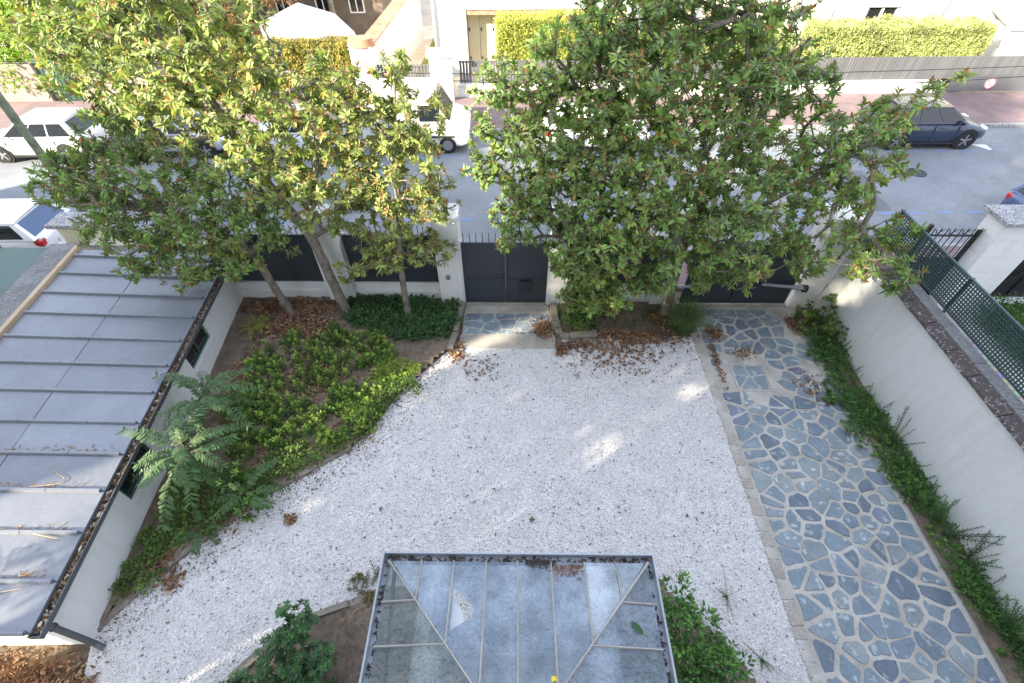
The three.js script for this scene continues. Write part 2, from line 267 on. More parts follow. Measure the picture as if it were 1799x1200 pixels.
// low concrete edging along the beds
function edging(name, pts, w, h, seed) {
  const e = struct(thing(name, 'low grey concrete edging', 'edging')), r = rng(seed); delete e.userData.category; delete e.userData.label;
  for (let i = 0; i + 1 < pts.length; i++) {
    const [a, b] = [pts[i], pts[i + 1]], dx = b[0] - a[0], dz = b[1] - a[1], l = Math.hypot(dx, dz), n = Math.max(1, Math.round(l / 0.5));
    for (let k = 0; k < n; k++) {
      const f = (t) => [a[0] + dx * t, a[1] + dz * t], A = f((k + 0.01) / n), B = f((k + 0.99) / n), ww = w * (0.85 + 0.3 * r()), nx = -dz / l * ww / 2, nz = dx / l * ww / 2;
      obj('edging_stone', [slab([[A[0] + nx, A[1] + nz], [B[0] + nx, B[1] + nz], [B[0] - nx, B[1] - nz], [A[0] - nx, A[1] - nz]], -0.03, h * (0.7 + 0.5 * r()), 0.018, 0.02, r)], M.edging ??= std({ map: T.concrete, color: C(0.62, 0.6, 0.56), bumpMap: T.soilB, bumpScale: 0.008, roughness: 0.95 }), e);
    }
  }
}
edging('garden_edging', EDGE.slice(0, 9), 0.11, 0.085, 3);
edging('garden_edging', [[-1.62, -7.95], [-1.52, -8.5], [-1.42, -9.6]], 0.14, 0.17, 4);
edging('garden_edging', [[1.02, -9.6], [1.05, -8.95], [1.14, -8.5], [1.4, -8.42], [2.1, -8.5]], 0.17, 0.14, 5);
edging('garden_edging', [[-2.26, -2.42], [-2.75, -2.22], [-3.3, -2.02], [-3.95, -1.53], [-4.3, -1.15]], 0.12, 0.1, 6);

// ---------------------------------------------------------------- stone paths
function clip(poly, nx, nz, d) { // keep nx*x + nz*z <= d
  const o = []; for (let i = 0; i < poly.length; i++) { const a = poly[i], b = poly[(i + 1) % poly.length], da = nx * a[0] + nz * a[1] - d, db = nx * b[0] + nz * b[1] - d; if (da <= 0) o.push(a); if ((da < 0) !== (db < 0) && da !== db) { const t = da / (da - db); o.push([a[0] + (b[0] - a[0]) * t, a[1] + (b[1] - a[1]) * t]); } } return o;
}
function flags(region, seeds, gap, r) {  // irregular flagstones: shrunk Voronoi cells
  const out = [];
  seeds.forEach((s, i) => {
    let p = region; const gp = gap * (0.5 + r() * 1.1);
    seeds.forEach((q, j) => { if (i === j || Math.hypot(q[0] - s[0], q[1] - s[1]) > 1.6) return; const dx = q[0] - s[0], dz = q[1] - s[1], l = Math.hypot(dx, dz); p = p.length ? clip(p, dx / l, dz / l, (dx * (s[0] + q[0]) + dz * (s[1] + q[1])) / 2 / l - gp) : p; });
    if (p.length < 3) return;
    for (let k = 0; k < 1; k++) { const n = []; for (let a = 0; a < p.length; a++) { const A = p[a], B = p[(a + 1) % p.length], f = 0.05 + r() * 0.13; n.push([lerp(A[0], B[0], f), lerp(A[1], B[1], f)]); if (Math.hypot(A[0] - B[0], A[1] - B[1]) > 0.16) n.push([lerp(A[0], B[0], 0.5) + (r() - 0.5) * 0.035, lerp(A[1], B[1], 0.5) + (r() - 0.5) * 0.035]); n.push([lerp(A[0], B[0], 1 - f), lerp(A[1], B[1], 1 - f)]); } p = n; }
    let ar = 0; for (let a = 0; a < p.length; a++) { const A = p[a], B = p[(a + 1) % p.length]; ar += A[0] * B[1] - B[0] * A[1]; }
    if (Math.abs(ar) / 2 > 0.006) out.push(p.map((v) => [v[0] + (r() - 0.5) * 0.012, v[1] + (r() - 0.5) * 0.012]));
  });
  return out;
}
const slateMats = [[0.9, 0.98, 1.03], [0.74, 0.81, 0.87], [1.04, 1.09, 1.1], [0.88, 0.99, 1.01], [0.62, 0.68, 0.76], [1.2, 1.2, 1.14], [1.02, 1.03, 1.0], [0.8, 0.86, 0.98]].map((c) => std({ map: T.slate, color: C(...c), bumpMap: T.stuccoB, bumpScale: 0.008, roughness: 0.72 }));
{
  const r = rng(12), path = struct(obj('path', [sheet([[4.74, 0.4], [7.62, 0.4], [7.62, -9.62], [4.74, -9.62]], 0.016)], M.mortar));
  const MH = [[5.2, -7.53], [6.0, -7.56], [5.97, -6.8], [5.2, -6.77]], S = [];
  let tries = 0;
  while (S.length < 215 && tries++ < 60000) {
    const x = 4.86 + r() * 2.58, z = -9.5 + r() * 9.8, far = z < -7 ? 0.4 : 0.0, need = (x > 6.85 ? 0.25 : 0.2 + r() * r() * 0.34);
    if (x > 5.12 && x < 6.08 && z < -6.7 && z > -7.65) continue;
    if (S.every((q) => Math.hypot((q[0] - x) * 0.85, (q[1] - z) * 1.2) > need)) S.push([x, z]);
  }
  const half = [[4.8, 0.35], [7.45, 0.35], [7.45, -9.5], [4.8, -9.5]];
  const P = flags(half, S, 0.029, r).filter((p) => !p.some(([x, z]) => inPoly(x, z, MH)) );
  for (const p of P) { const bare = p[0][0] > 6.75 && p[0][1] < -7.2 && r() < 0.5; if (!bare) obj('flagstone', [slab(p, -0.02, 0.02 + r() * 0.016, 0.007, 0.008, r)], slateMats[Math.floor(r() * 8)], path); }
  // the access cover, paved with the same stone
  const f = obj('access_cover', [...[[5.18, 6.02, -7.58, -7.54], [5.18, 6.02, -6.8, -6.76], [5.18, 5.22, -7.54, -6.8], [5.98, 6.02, -7.54, -6.8]].map(([a, b, c, d]) => box(a, b, 0, 0.034, c, d)), sheet([[5.22, -6.8], [5.98, -6.8], [5.98, -7.54], [5.22, -7.54]], 0.02)], M.mortar, path);
  const S2 = [[5.4, -7.35], [5.75, -7.4], [5.5, -6.98], [5.82, -7.05], [5.35, -7.1]];
  for (const p of flags([[5.24, -6.82], [5.96, -6.82], [5.96, -7.52], [5.24, -7.52]], S2, 0.016, r)) obj('flagstone', [slab(p, 0, 0.032, 0.005, 0.004, r)], slateMats[Math.floor(r() * 4)], f);
  const k = struct(obj('path_edging', [sheet([[4.56, 0.4], [4.74, 0.4], [4.74, -8.7], [4.56, -8.7]], 0.021)], M.mortar));
  for (let z = -8.68; z < 0.3;) { const l = 0.17 + r() * 0.17, w = r() * 0.03; obj('kerb_stone', [slab([[4.55 - w, z + 0.012], [4.74 + w * 0.4, z + 0.01], [4.735, z + l - 0.01], [4.55 - w * 0.6, z + l - 0.012]], -0.02, 0.026 + r() * 0.016, 0.012, 0.01, r)], r() < 0.5 ? M.concrete : M.mortar, k); z += l; }
}
{
  const r = rng(31), p = struct(obj('entrance_paving', [sheet([[-1.36, -8.5], [1.0, -8.5], [0.9, -9.6], [-1.36, -9.6]], 0.016)], M.mortar)), S = [];
  for (let i = 0; i < 6; i++) for (let j = 0; j < 3; j++) S.push([-1.2 + i * 0.4 + r() * 0.25, -9.3 + j * 0.34 + r() * 0.2]);
  for (const q of flags([[-1.33, -8.54], [0.97, -8.54], [0.9, -9.3], [-1.33, -9.3]], S, 0.014, r)) obj('flagstone', [slab(q, 0, 0.024, 0.005, 0.004, r)], slateMats[Math.floor(r() * 5)], p);
  struct(obj('concrete_step', [box(-1.4, 1.03, -0.02, 0.045, -8.49, -8.04, 0.01)], M.concrete));
  struct(obj('threshold', [box(-1.36, 0.86, -0.02, 0.03, -9.8, -9.6, 0.008)], M.concrete));
  struct(obj('threshold', [box(4.4, 7.4, -0.02, 0.032, -9.85, -9.62, 0.008)], M.concrete));
}

// ---------------------------------------------------------------- street wall, pillars and gates
function pillar(x0, x1, z0, z1, h, label, group) {
  const t = thing('gate_pillar', label, 'pillar', [(x0 + x1) / 2, 0, (z0 + z1) / 2], 0, group), w = (x1 - x0) / 2, d = (z1 - z0) / 2;
  obj('shaft', [box(-w, w, -0.03, h - 0.09, -d, d, 0.012)], M.stucco, t);
  obj('coping', [box(-w - 0.03, w + 0.03, h - 0.09, h, -d - 0.03, d + 0.03, 0.012)], M.white, t); return t;
}
pillar(-5.03, -4.33, -10.3, -9.68, 2.7, 'white rendered pillar between the two dark panels left of the pedestrian gate');
pillar(-2.0, -1.385, -10.25, -9.66, 2.75, 'white rendered pillar with a flat top at the left jamb of the pedestrian gate');
pillar(0.87, 1.47, -10.25, -9.66, 2.75, 'white rendered pillar at the right jamb of the pedestrian gate');
pillar(3.66, 4.22, -10.25, -9.68, 2.72, 'white rendered pillar behind the leaning right-hand magnolia trunk');
pillar(7.42, 8.1, -10.3, -9.64, 2.78, 'broad white pillar with flat cap where vehicle gate meets side wall');
function wallPanel(x0, x1, label) {
  const t = thing('street_wall', label, 'wall', [(x0 + x1) / 2, 0, -9.95]), w = (x1 - x0) / 2;
  obj('plinth', [box(-w, w, -0.03, 0.34, -0.15, 0.12, 0.01), box(-w, w, 0.34, 0.56, -0.15, 0.05, 0.01)], M.stucco, t);
  obj('metal_panel', [box(-w, w, 0.562, 2.0, -0.04, -0.005, 0.004)], M.sheet, t);
  obj('rail', [box(-w, w, 2.0, 2.04, -0.05, 0.0)], M.iron, t);
  for (let x = -w + 0.1; x < w - 0.03; x += 0.13) obj('spike', [rod([x, 2.04, -0.025], [x, 2.24, -0.025], 0.009, 0.009, 5), rod([x, 2.24, -0.025], [x, 2.34, -0.025], 0.016, 0.001, 5)], M.iron, t);
}
wallPanel(-7.6, -5.03, 'low white wall with a dark metal panel beside the zinc-roofed outbuilding');
wallPanel(-4.33, -2.0, 'low white wall with a dark metal panel left of the pedestrian gate');
wallPanel(1.47, 3.66, 'low white wall with a dark metal panel hidden behind the right-hand magnolias');
{
  const t = thing('pedestrian_gate', 'dark grey double-leaf sheet metal gate with letterbox at end of gravel', 'gate', [-0.26, 0, -9.74]);
  for (const s of [-1, 1]) {
    const a = s < 0 ? -1.09 : 0.003, b = s < 0 ? -0.003 : 1.09, l = obj('gate_leaf', [box(a, b, 0.05, 2.0, -0.02, 0, 0.003), box(a, a + 0.05, 0.05, 2.0, 0.002, 0.025), box(b - 0.05, b, 0.05, 2.0, 0.002, 0.025), box(a + 0.05, b - 0.05, 0.82, 0.87, 0.002, 0.022), box(a + 0.05, b - 0.05, 0.05, 0.1, 0.002, 0.022), box(a + 0.05, b - 0.05, 1.95, 2.0, 0.002, 0.022)], M.sheet, t);
    for (let x = a + 0.07; x < b; x += 0.157) obj('spike', [rod([x, 2.0, -0.01], [x, 2.2, -0.01], 0.009, 0.009, 5), rod([x, 2.2, -0.01], [x, 2.29, -0.01], 0.015, 0.001, 5)], M.iron, l);
    if (s > 0) obj('letterbox', [box(0.36, 0.68, 0.5, 0.84, 0.002, 0.1, 0.008), box(0.4, 0.64, 0.76, 0.79, 0.1, 0.106)], M.iron, l);
    else obj('handle', [box(-0.07, -0.03, 0.92, 1.06, 0.026, 0.05, 0.005), rod([-0.05, 1.0, 0.05], [-0.15, 1.0, 0.06], 0.009)], M.iron, l);
  }
  obj('jamb', [box(-1.125, -1.092, 0.03, 2.06, -0.05, 0.04)], M.white, t); obj('jamb', [box(1.092, 1.125, 0.03, 2.06, -0.05, 0.04)], M.white, t);
}
{
  const t = thing('vehicle_gate', 'dark grey double-leaf driveway gate at end of the flagstone path', 'gate', [5.9, 0, -9.76]);
  for (const [a, b] of [[-1.42, -0.003], [0.003, 1.44]]) {
    const l = obj('gate_leaf', [box(a, b, 0.06, 1.95, -0.02, 0, 0.003), box(a, a + 0.06, 0.06, 1.95, 0.002, 0.03), box(b - 0.06, b, 0.06, 1.95, 0.002, 0.03), box(a + 0.06, b - 0.06, 0.9, 0.96, 0.002, 0.025), box(a + 0.06, b - 0.06, 0.06, 0.12, 0.002, 0.025)], M.sheet, t);
    for (let x = a + 0.08; x < b; x += 0.16) obj('spike', [rod([x, 1.95, -0.01], [x, 2.2, -0.01], 0.009, 0.009, 5), rod([x, 2.2, -0.01], [x, 2.29, -0.01], 0.015, 0.001, 5)], M.iron, l);
  }
  obj('lock', [box(-0.1, -0.02, 0.85, 1.02, 0.031, 0.07, 0.006)], M.iron, t);
  const o = thing('gate_opener', 'grey tubular gate opener arm fixed between right leaf and pillar', 'gate opener', [6.9, 0.78, -9.6]);
  obj('ram', [rod([-0.45, 0, -0.08], [0.25, 0, 0.02], 0.045, 0.045, 10)], M.greyMetal, o); obj('motor', [rod([0.25, 0, 0.02], [0.62, -0.01, 0.07], 0.06, 0.06, 10)], M.greyMetal, o); obj('bracket', [box(0.55, 0.68, -0.1, 0.06, 0.0, 0.12, 0.006)], M.iron, o);
  const o2 = thing('gate_opener', 'pale gate opener arm on the left leaf behind the ornamental grass', 'gate opener', [4.75, 0.78, -9.6]);
  obj('ram', [rod([-0.4, 0, 0.05], [0.3, 0, -0.06], 0.045, 0.045, 10)], M.greyMetal, o2); obj('motor', [rod([-0.4, 0, 0.05], [-0.56, 0, 0.07], 0.06, 0.06, 10)], M.greyMetal, o2);
}
{ // doorbell
  const t = thing('intercom', 'small grey intercom box on the pillar left of the pedestrian gate', 'intercom', [-1.74, 0.98, -9.645]);
  obj('housing', [box(-0.05, 0.05, -0.07, 0.07, -0.015, 0.03, 0.006)], M.greyMetal, t); obj('button', [rod([0, -0.02, 0.03], [0, -0.02, 0.04], 0.015, 0.015, 10)], M.iron, t);
}

// ---------------------------------------------------------------- outbuilding on the left
{
  const S = (u, v, y) => [-6.47 + 0.0948 * v - u, y, v + 0.025 * u], R = (u) => 1.38 + 0.062 * u;
  const hx = (u0, u1, v0, v1, y0, y1) => hexa([S(u0, v1, y0(u0)), S(u0, v0, y0(u0)), S(u1, v0, y0(u1)), S(u1, v1, y0(u1)), S(u0, v1, y1(u0)), S(u0, v0, y1(u0)), S(u1, v0, y1(u1)), S(u1, v1, y1(u1))]);
  const hc = (u0, u1, v0, v1, a, b) => hx(u0, u1, v0, v1, () => a, () => b), hr = (u0, u1, v0, v1, a, b) => hx(u0, u1, v0, v1, (u) => R(u) + a, (u) => R(u) + b);
  const t = thing('outbuilding', 'low white outbuilding with grey zinc batten roof along the left side', 'outbuilding');
  const W1 = [-7.86, -6.8], W2 = [-4.72, -3.74];
  const wall = [hc(0.09, 0.4, -10.0, -1.62, -0.05, 0.58)]; for (const [a, b] of [[-10.0, W1[0]], [W1[1], W2[0]], [W2[1], -1.62]]) wall.push(hc(0.09, 0.4, a, b, 0.58, 1.3));
  obj('wall', wall, M.stucco, t);
  obj('end_wall', [hc(0.4, 4.3, -1.85, -1.62, -0.05, 1.3)], M.cream, t);
  obj('fascia', [hx(0.0, 4.3, -1.62, -1.5, (u) => R(u) - 0.22, (u) => R(u) - 0.03)], M.cream, t);
  obj('back_wall', [hc(0.4, 4.3, -10.0, -9.8, -0.05, 1.3), hc(4.1, 4.3, -9.8, -1.85, -0.05, 1.4)], M.stucco, t);
  for (const [a, b] of [W1, W2]) {
    const f = obj('window', [hc(0.13, 0.2, a, a + 0.06, 0.58, 1.3), hc(0.13, 0.2, b - 0.06, b, 0.58, 1.3), hc(0.13, 0.2, a + 0.06, b - 0.06, 0.58, 0.64), hc(0.13, 0.2, (a + b) / 2 - 0.03, (a + b) / 2 + 0.03, 0.64, 1.3)], M.green, t);
    obj('pane', [hc(0.155, 0.165, a + 0.06, (a + b) / 2 - 0.03, 0.64, 1.3)], M.glassDark, f); obj('pane', [hc(0.155, 0.165, (a + b) / 2 + 0.03, b - 0.06, 0.64, 1.3)], M.glassDark, f);
    obj('sill', [hc(0.05, 0.088, a - 0.03, b + 0.03, 0.53, 0.575)], M.white, f);
  }
  const roof = obj('roof', [hr(0.0, 3.66, -10.0, -1.48, -0.06, -0.012)], M.zincDark, t), v = [-10.0, -9.72, -9.03, -8.34, -7.66, -6.95, -6.25, -5.57, -4.87, -4.22, -3.54, -2.85, -2.14, -1.48];
  const zm = [1, 0.93, 1.06, 0.97].map((k) => std({ map: T.zinc, color: C(k, k, k), roughness: 0.4, metalness: 0.3 })), r = rng(9);
  for (let i = 0; i + 1 < v.length; i++) for (const [a, b] of [[0.01, 1.9], [1.915, 3.64]]) obj('zinc_panel', [hr(a, b, v[i] + 0.012, v[i + 1] - 0.012, -0.012, r() * 0.006)], zm[Math.floor(r() * 4)], roof);
  for (let i = 1; i < v.length; i++) for (const [a, b] of [[0.06, 0.9], [0.91, 2.1], [2.11, 3.62]]) obj('batten', [hr(a, b, v[i] - 0.03, v[i] + 0.03, 0, 0.04 + r() * 0.006), hr(a, b, v[i] - 0.018, v[i] + 0.018, 0.0405, 0.058)], zm[2], roof);
  obj('gutter', [hc(-0.1, 0.05, -10.0, -1.46, 1.245, 1.26), hc(-0.115, -0.1, -10.0, -1.46, 1.245, 1.335), hc(0.05, 0.07, -10.0, -1.46, 1.245, 1.32), hc(-0.115, 0.07, -1.46, -1.44, 1.245, 1.33)], M.zincDark, t);
  obj('downpipe', [rod(S(-0.02, -1.62, 1.225), S(-0.02, -1.6, 0.1), 0.045, 0.045, 10), rod(S(-0.02, -1.6, 0.12), S(-0.12, -1.56, 0.02), 0.045, 0.045, 10), rod(S(-0.02, -1.62, 1.1), S(-0.02, -1.62, 1.06), 0.06, 0.06, 10)], M.zincDark, t);
  obj('ridge_board', [hr(3.66, 3.76, -10.05, -1.4, -0.05, 0.09)], M.wood, t);
  const pw = thing('party_wall', 'rough grey stone coping between the zinc roof and the green felt roof', 'wall');
  obj('wall', [hc(3.85, 4.25, -10.1, -1.4, -0.05, 1.6)], M.concrete, pw);
  for (let z = -10.1; z < -1.5; z += 1.09) obj('coping_stone', [hx(3.765, 4.36, z, z + 1.084, (u) => 1.6, (u) => 1.7 + r() * 0.012)], M.lichen, pw);
  const fr = thing('felt_roof', 'flat green felt roof of the neighbouring shed beyond the stone coping', 'roof');
  for (const [a, b] of [[-10.35, -8.95], [-8.95, -7.8], [-7.8, -6.2], [-6.2, -4.6]]) obj('felt_strip', [hc(4.38, 11, a, b + 0.03, 1.3, 1.42 + 0.004 * (a + 10))], M.felt, fr);
  obj('wall', [hc(4.5, 10.8, -10.3, -4.7, -0.05, 1.3)], M.concrete, fr);
  // dead leaves lying in the gutter and against the battens
  const L = [];
  for (let i = 0; i < 1500; i++) { const z = -9.9 + r() * 8.4, p = S(-0.09 + r() * 0.14, z, 1.265 + r() * 0.06), k = 0.5 + r() * 0.9; L.push({ m: place(V(...p), V(r() - 0.5, 1, r() - 0.5), r() * 6, 0.35 + r() * 0.45), c: r() < 0.25 ? C(0.45 * k, 0.4 * k, 0.32 * k) : C(0.17 * k, 0.095 * k, 0.05 * k) }); }
  for (const b of [-4.22, -3.54, -2.85, -2.14]) for (let i = 0; i < 110; i++) { const u = 0.2 + r() * 3.3, p = S(u, b - 0.04 - r() * r() * 0.16, R(u) + 0.012), k = 0.6 + r() * 0.8; L.push({ m: place(V(...p), V(r() - 0.5, 2, r() - 0.5), r() * 6, 0.15 + r() * 0.3), c: C(0.32 * k, 0.19 * k, 0.09 * k) }); }
  globalThis.gutterList = L;
  globalThis.shedMap = (u, v2, h) => S(u, v2, R(u) + h);
}
{
  const t = thing('wall_pillar', 'squat pillar with grey stone cap beside the near white car', 'pillar', [-11.74, 0, -11.0]);
  obj('shaft', [box(-0.5, 0.5, -0.03, 1.68, -0.24, 0.24, 0.01)], M.cream, t); obj('cap', [box(-0.66, 0.66, 1.68, 1.8, -0.34, 0.34, 0.02)], M.granite, t);
  const w = thing('boundary_wall', 'plain rendered wall behind the outbuilding facing the street', 'wall'); obj('wall', [box(-11.1, -7.62, -0.03, 1.5, -10.45, -10.2, 0.01)], M.stucco, w); obj('coping', [box(-11.1, -7.6, 1.5, 1.56, -10.5, -10.15, 0.01)], M.concrete, w);
}

// ---------------------------------------------------------------- side wall on the right, trellis and the neighbour's drive
{
  const t = thing('side_wall', 'tall smooth white garden wall with stone coping on the right side', 'wall'), r = rng(15);
  obj('wall', [box(8.12, 8.58, -0.05, 2.2, -9.64, 0.5, 0.01)], M.stucco, t);
  for (let z = -9.64; z < 0.4;) { const l = 0.55 + r() * 0.45; obj('coping_stone', [hexa([[8.05 - r() * 0.02, 2.2, z + l - 0.008], [8.27, 2.2, z + l - 0.008], [8.27, 2.2, z + 0.006], [8.05 - r() * 0.02, 2.2, z + 0.006], [8.07, 2.24 + r() * 0.01, z + l - 0.008], [8.27, 2.31 + r() * 0.015, z + l - 0.008], [8.27, 2.31, z + 0.006], [8.07, 2.245, z + 0.006]])], M.lichenD, t); z += l; }
  for (let z = -9.64; z < 0.4; z += 0.995) obj('coping_slab', [box(8.275, 8.53, 2.2, 2.335 + r() * 0.006, z, z + 0.99, 0.012)], M.lichen, t);
  obj('base_rail', [box(8.535, 8.6, 2.2, 2.27, -9.64, 0.5)], M.concrete, t);
}
{
  const t = thing('trellis', 'long dark green lattice trellis standing on the right side wall', 'trellis', [8.72, 2.28, 0]), z0 = -9.62, z1 = 0.2, h = 0.74;
  const V0 = box(-0.006, 0.006, 0, h, -0.012, 0.012), H0 = box(0.007, 0.018, -0.012, 0.012, 0, z1 - z0);
  for (let z = z0 + 0.03; z < z1; z += 0.066) { const s = obj('slat', boxUVc(V0), M.trellis, t); s.position.z = z; }
  for (let y = 0.035; y < h; y += 0.066) { const s = obj('slat', boxUVc(H0), M.trellis, t); s.position.set(0, y, z0); }
  obj('frame', [box(-0.02, 0.025, h, h + 0.03, z0, z1), box(-0.02, 0.025, -0.03, 0, z0, z1)], M.trellis, t);
  for (let z = z0; z < z1; z += 2.4) obj('post', [box(0.026, 0.07, -2.28, h + 0.02, z, z + 0.045)], M.trellis, t);
}
function boxUVc(g) { return g.userData.done ??= merge([g]); }
{
  struct(obj('neighbour_drive', [sheet([[8.62, 0.5], [30, 0.5], [30, -10.2], [8.62, -10.2]], 0.004)], M.mortar));
  const r = rng(25), d = scene.children[scene.children.length - 1], mats = [0.55, 0.75, 0.95, 1.15].map((k) => std({ map: T.concrete, color: C(k, k, k * 1.03), roughness: 0.9 })), g = merge([box(-0.085, 0.085, 0, 0.02, -0.085, 0.085, 0.008)]);
  let n = 0; for (let x = 8.8; x < 11.6; x += 0.186) for (let z = -8.6; z < -4.6; z += 0.186) { if (n++ >= 300) break; const s = obj('paver', g, mats[Math.floor(r() * 4)], d); s.position.set(x + (r() - 0.5) * 0.012, 0.006, z + (r() - 0.5) * 0.012); }
  const L = []; for (let x = 8.8; x < 11.6; x += 0.186) for (let z = -8.6; z < -1; z += 0.186) { if (n-- > 0 && 0) continue; if (z > -4.6 || x > 11.3) L.push({ m: new THREE.Matrix4().makeTranslation(x, 0.006, z), c: C(0.6 + r() * 0.5, 0.6 + r() * 0.5, 0.65 + r() * 0.5) }); }
  inst('paver', g, mats[2], L, d);
  const p = thing('gate_pillar', 'tall white block pillar with wide stone cap in the neighbouring front fence', 'pillar', [11.75, 0, -9.75]);
  for (let i = 0; i < 6; i++) obj('block', [box(-0.55, 0.55, i * 0.46, i * 0.46 + 0.455, -0.3, 0.3, 0.01)], M.stucco, p);
  obj('cap', [box(-0.68, 0.68, 2.76, 2.86, -0.42, 0.42, 0.02)], M.granite, p);
  const f = thing('railing', 'black spiked railing above black panel between trellis and neighbouring pillar', 'railing', [9.9, 0, -9.85]);
  obj('panel', [box(-1.2, 1.28, 0.1, 1.45, -0.03, -0.005)], M.black, f); obj('rail', [box(-1.2, 1.28, 2.18, 2.22, -0.02, 0.02)], M.black, f); obj('rail', [box(-1.2, 1.28, 1.5, 1.54, -0.02, 0.02)], M.black, f);
  for (let x = -1.15; x < 1.3; x += 0.16) { obj('bar', [rod([x, 1.45, 0], [x, 2.34, 0], 0.012), rod([x, 2.34, 0], [x, 2.42, 0], 0.02, 0.002, 5)], M.black, f); obj('scallop', [rod([x + 0.08, 1.44, 0], [x + 0.08, 1.44, -0.02], 0.09, 0.09, 12)], M.black, f); }
  for (let x = -1.05; x < 1.2; x += 0.32) obj('barb', [rod([x, 2.24, 0], [x + 0.1, 2.4, 0.05], 0.009), rod([x, 2.24, 0], [x - 0.1, 2.4, 0.05], 0.009)], M.black, f);
  obj('post', [box(-0.06, 0.02, 0, 2.5, -0.04, 0.04)], M.black, f); obj('post', [box(1.18, 1.26, 0, 2.35, -0.04, 0.04)], M.black, f);
  const g2 = thing('driveway_gate', 'black solid metal gate right of the neighbouring white block pillar', 'gate', [14.5, 0, -9.9]);
  obj('gate_leaf', [box(-2.15, 2.2, 0.15, 1.6, -0.03, 0)], M.black, g2); for (let x = -2.1; x < 2.2; x += 0.18) obj('scallop', [rod([x, 1.6, -0.01], [x, 1.6, -0.03], 0.09, 0.09, 12)], M.black, g2);
  obj('frame', [box(-2.15, 2.2, 0.9, 0.96, 0.002, 0.03), box(-2.15, -2.09, 0.15, 2.1, 0.002, 0.03), box(-1.2, -1.14, 0.15, 1.6, 0.002, 0.03)], M.black, g2);
  obj('brace', [rod([-2.1, 0.2, 0.03], [-1.2, 1.3, 0.03], 0.02)], M.black, g2);
  const w = thing('low_wall', 'low white wall under the neighbouring black gate', 'wall'); obj('wall', [box(12.31, 17, -0.03, 0.2, -9.95, -9.55, 0.01)], M.white, w);
}

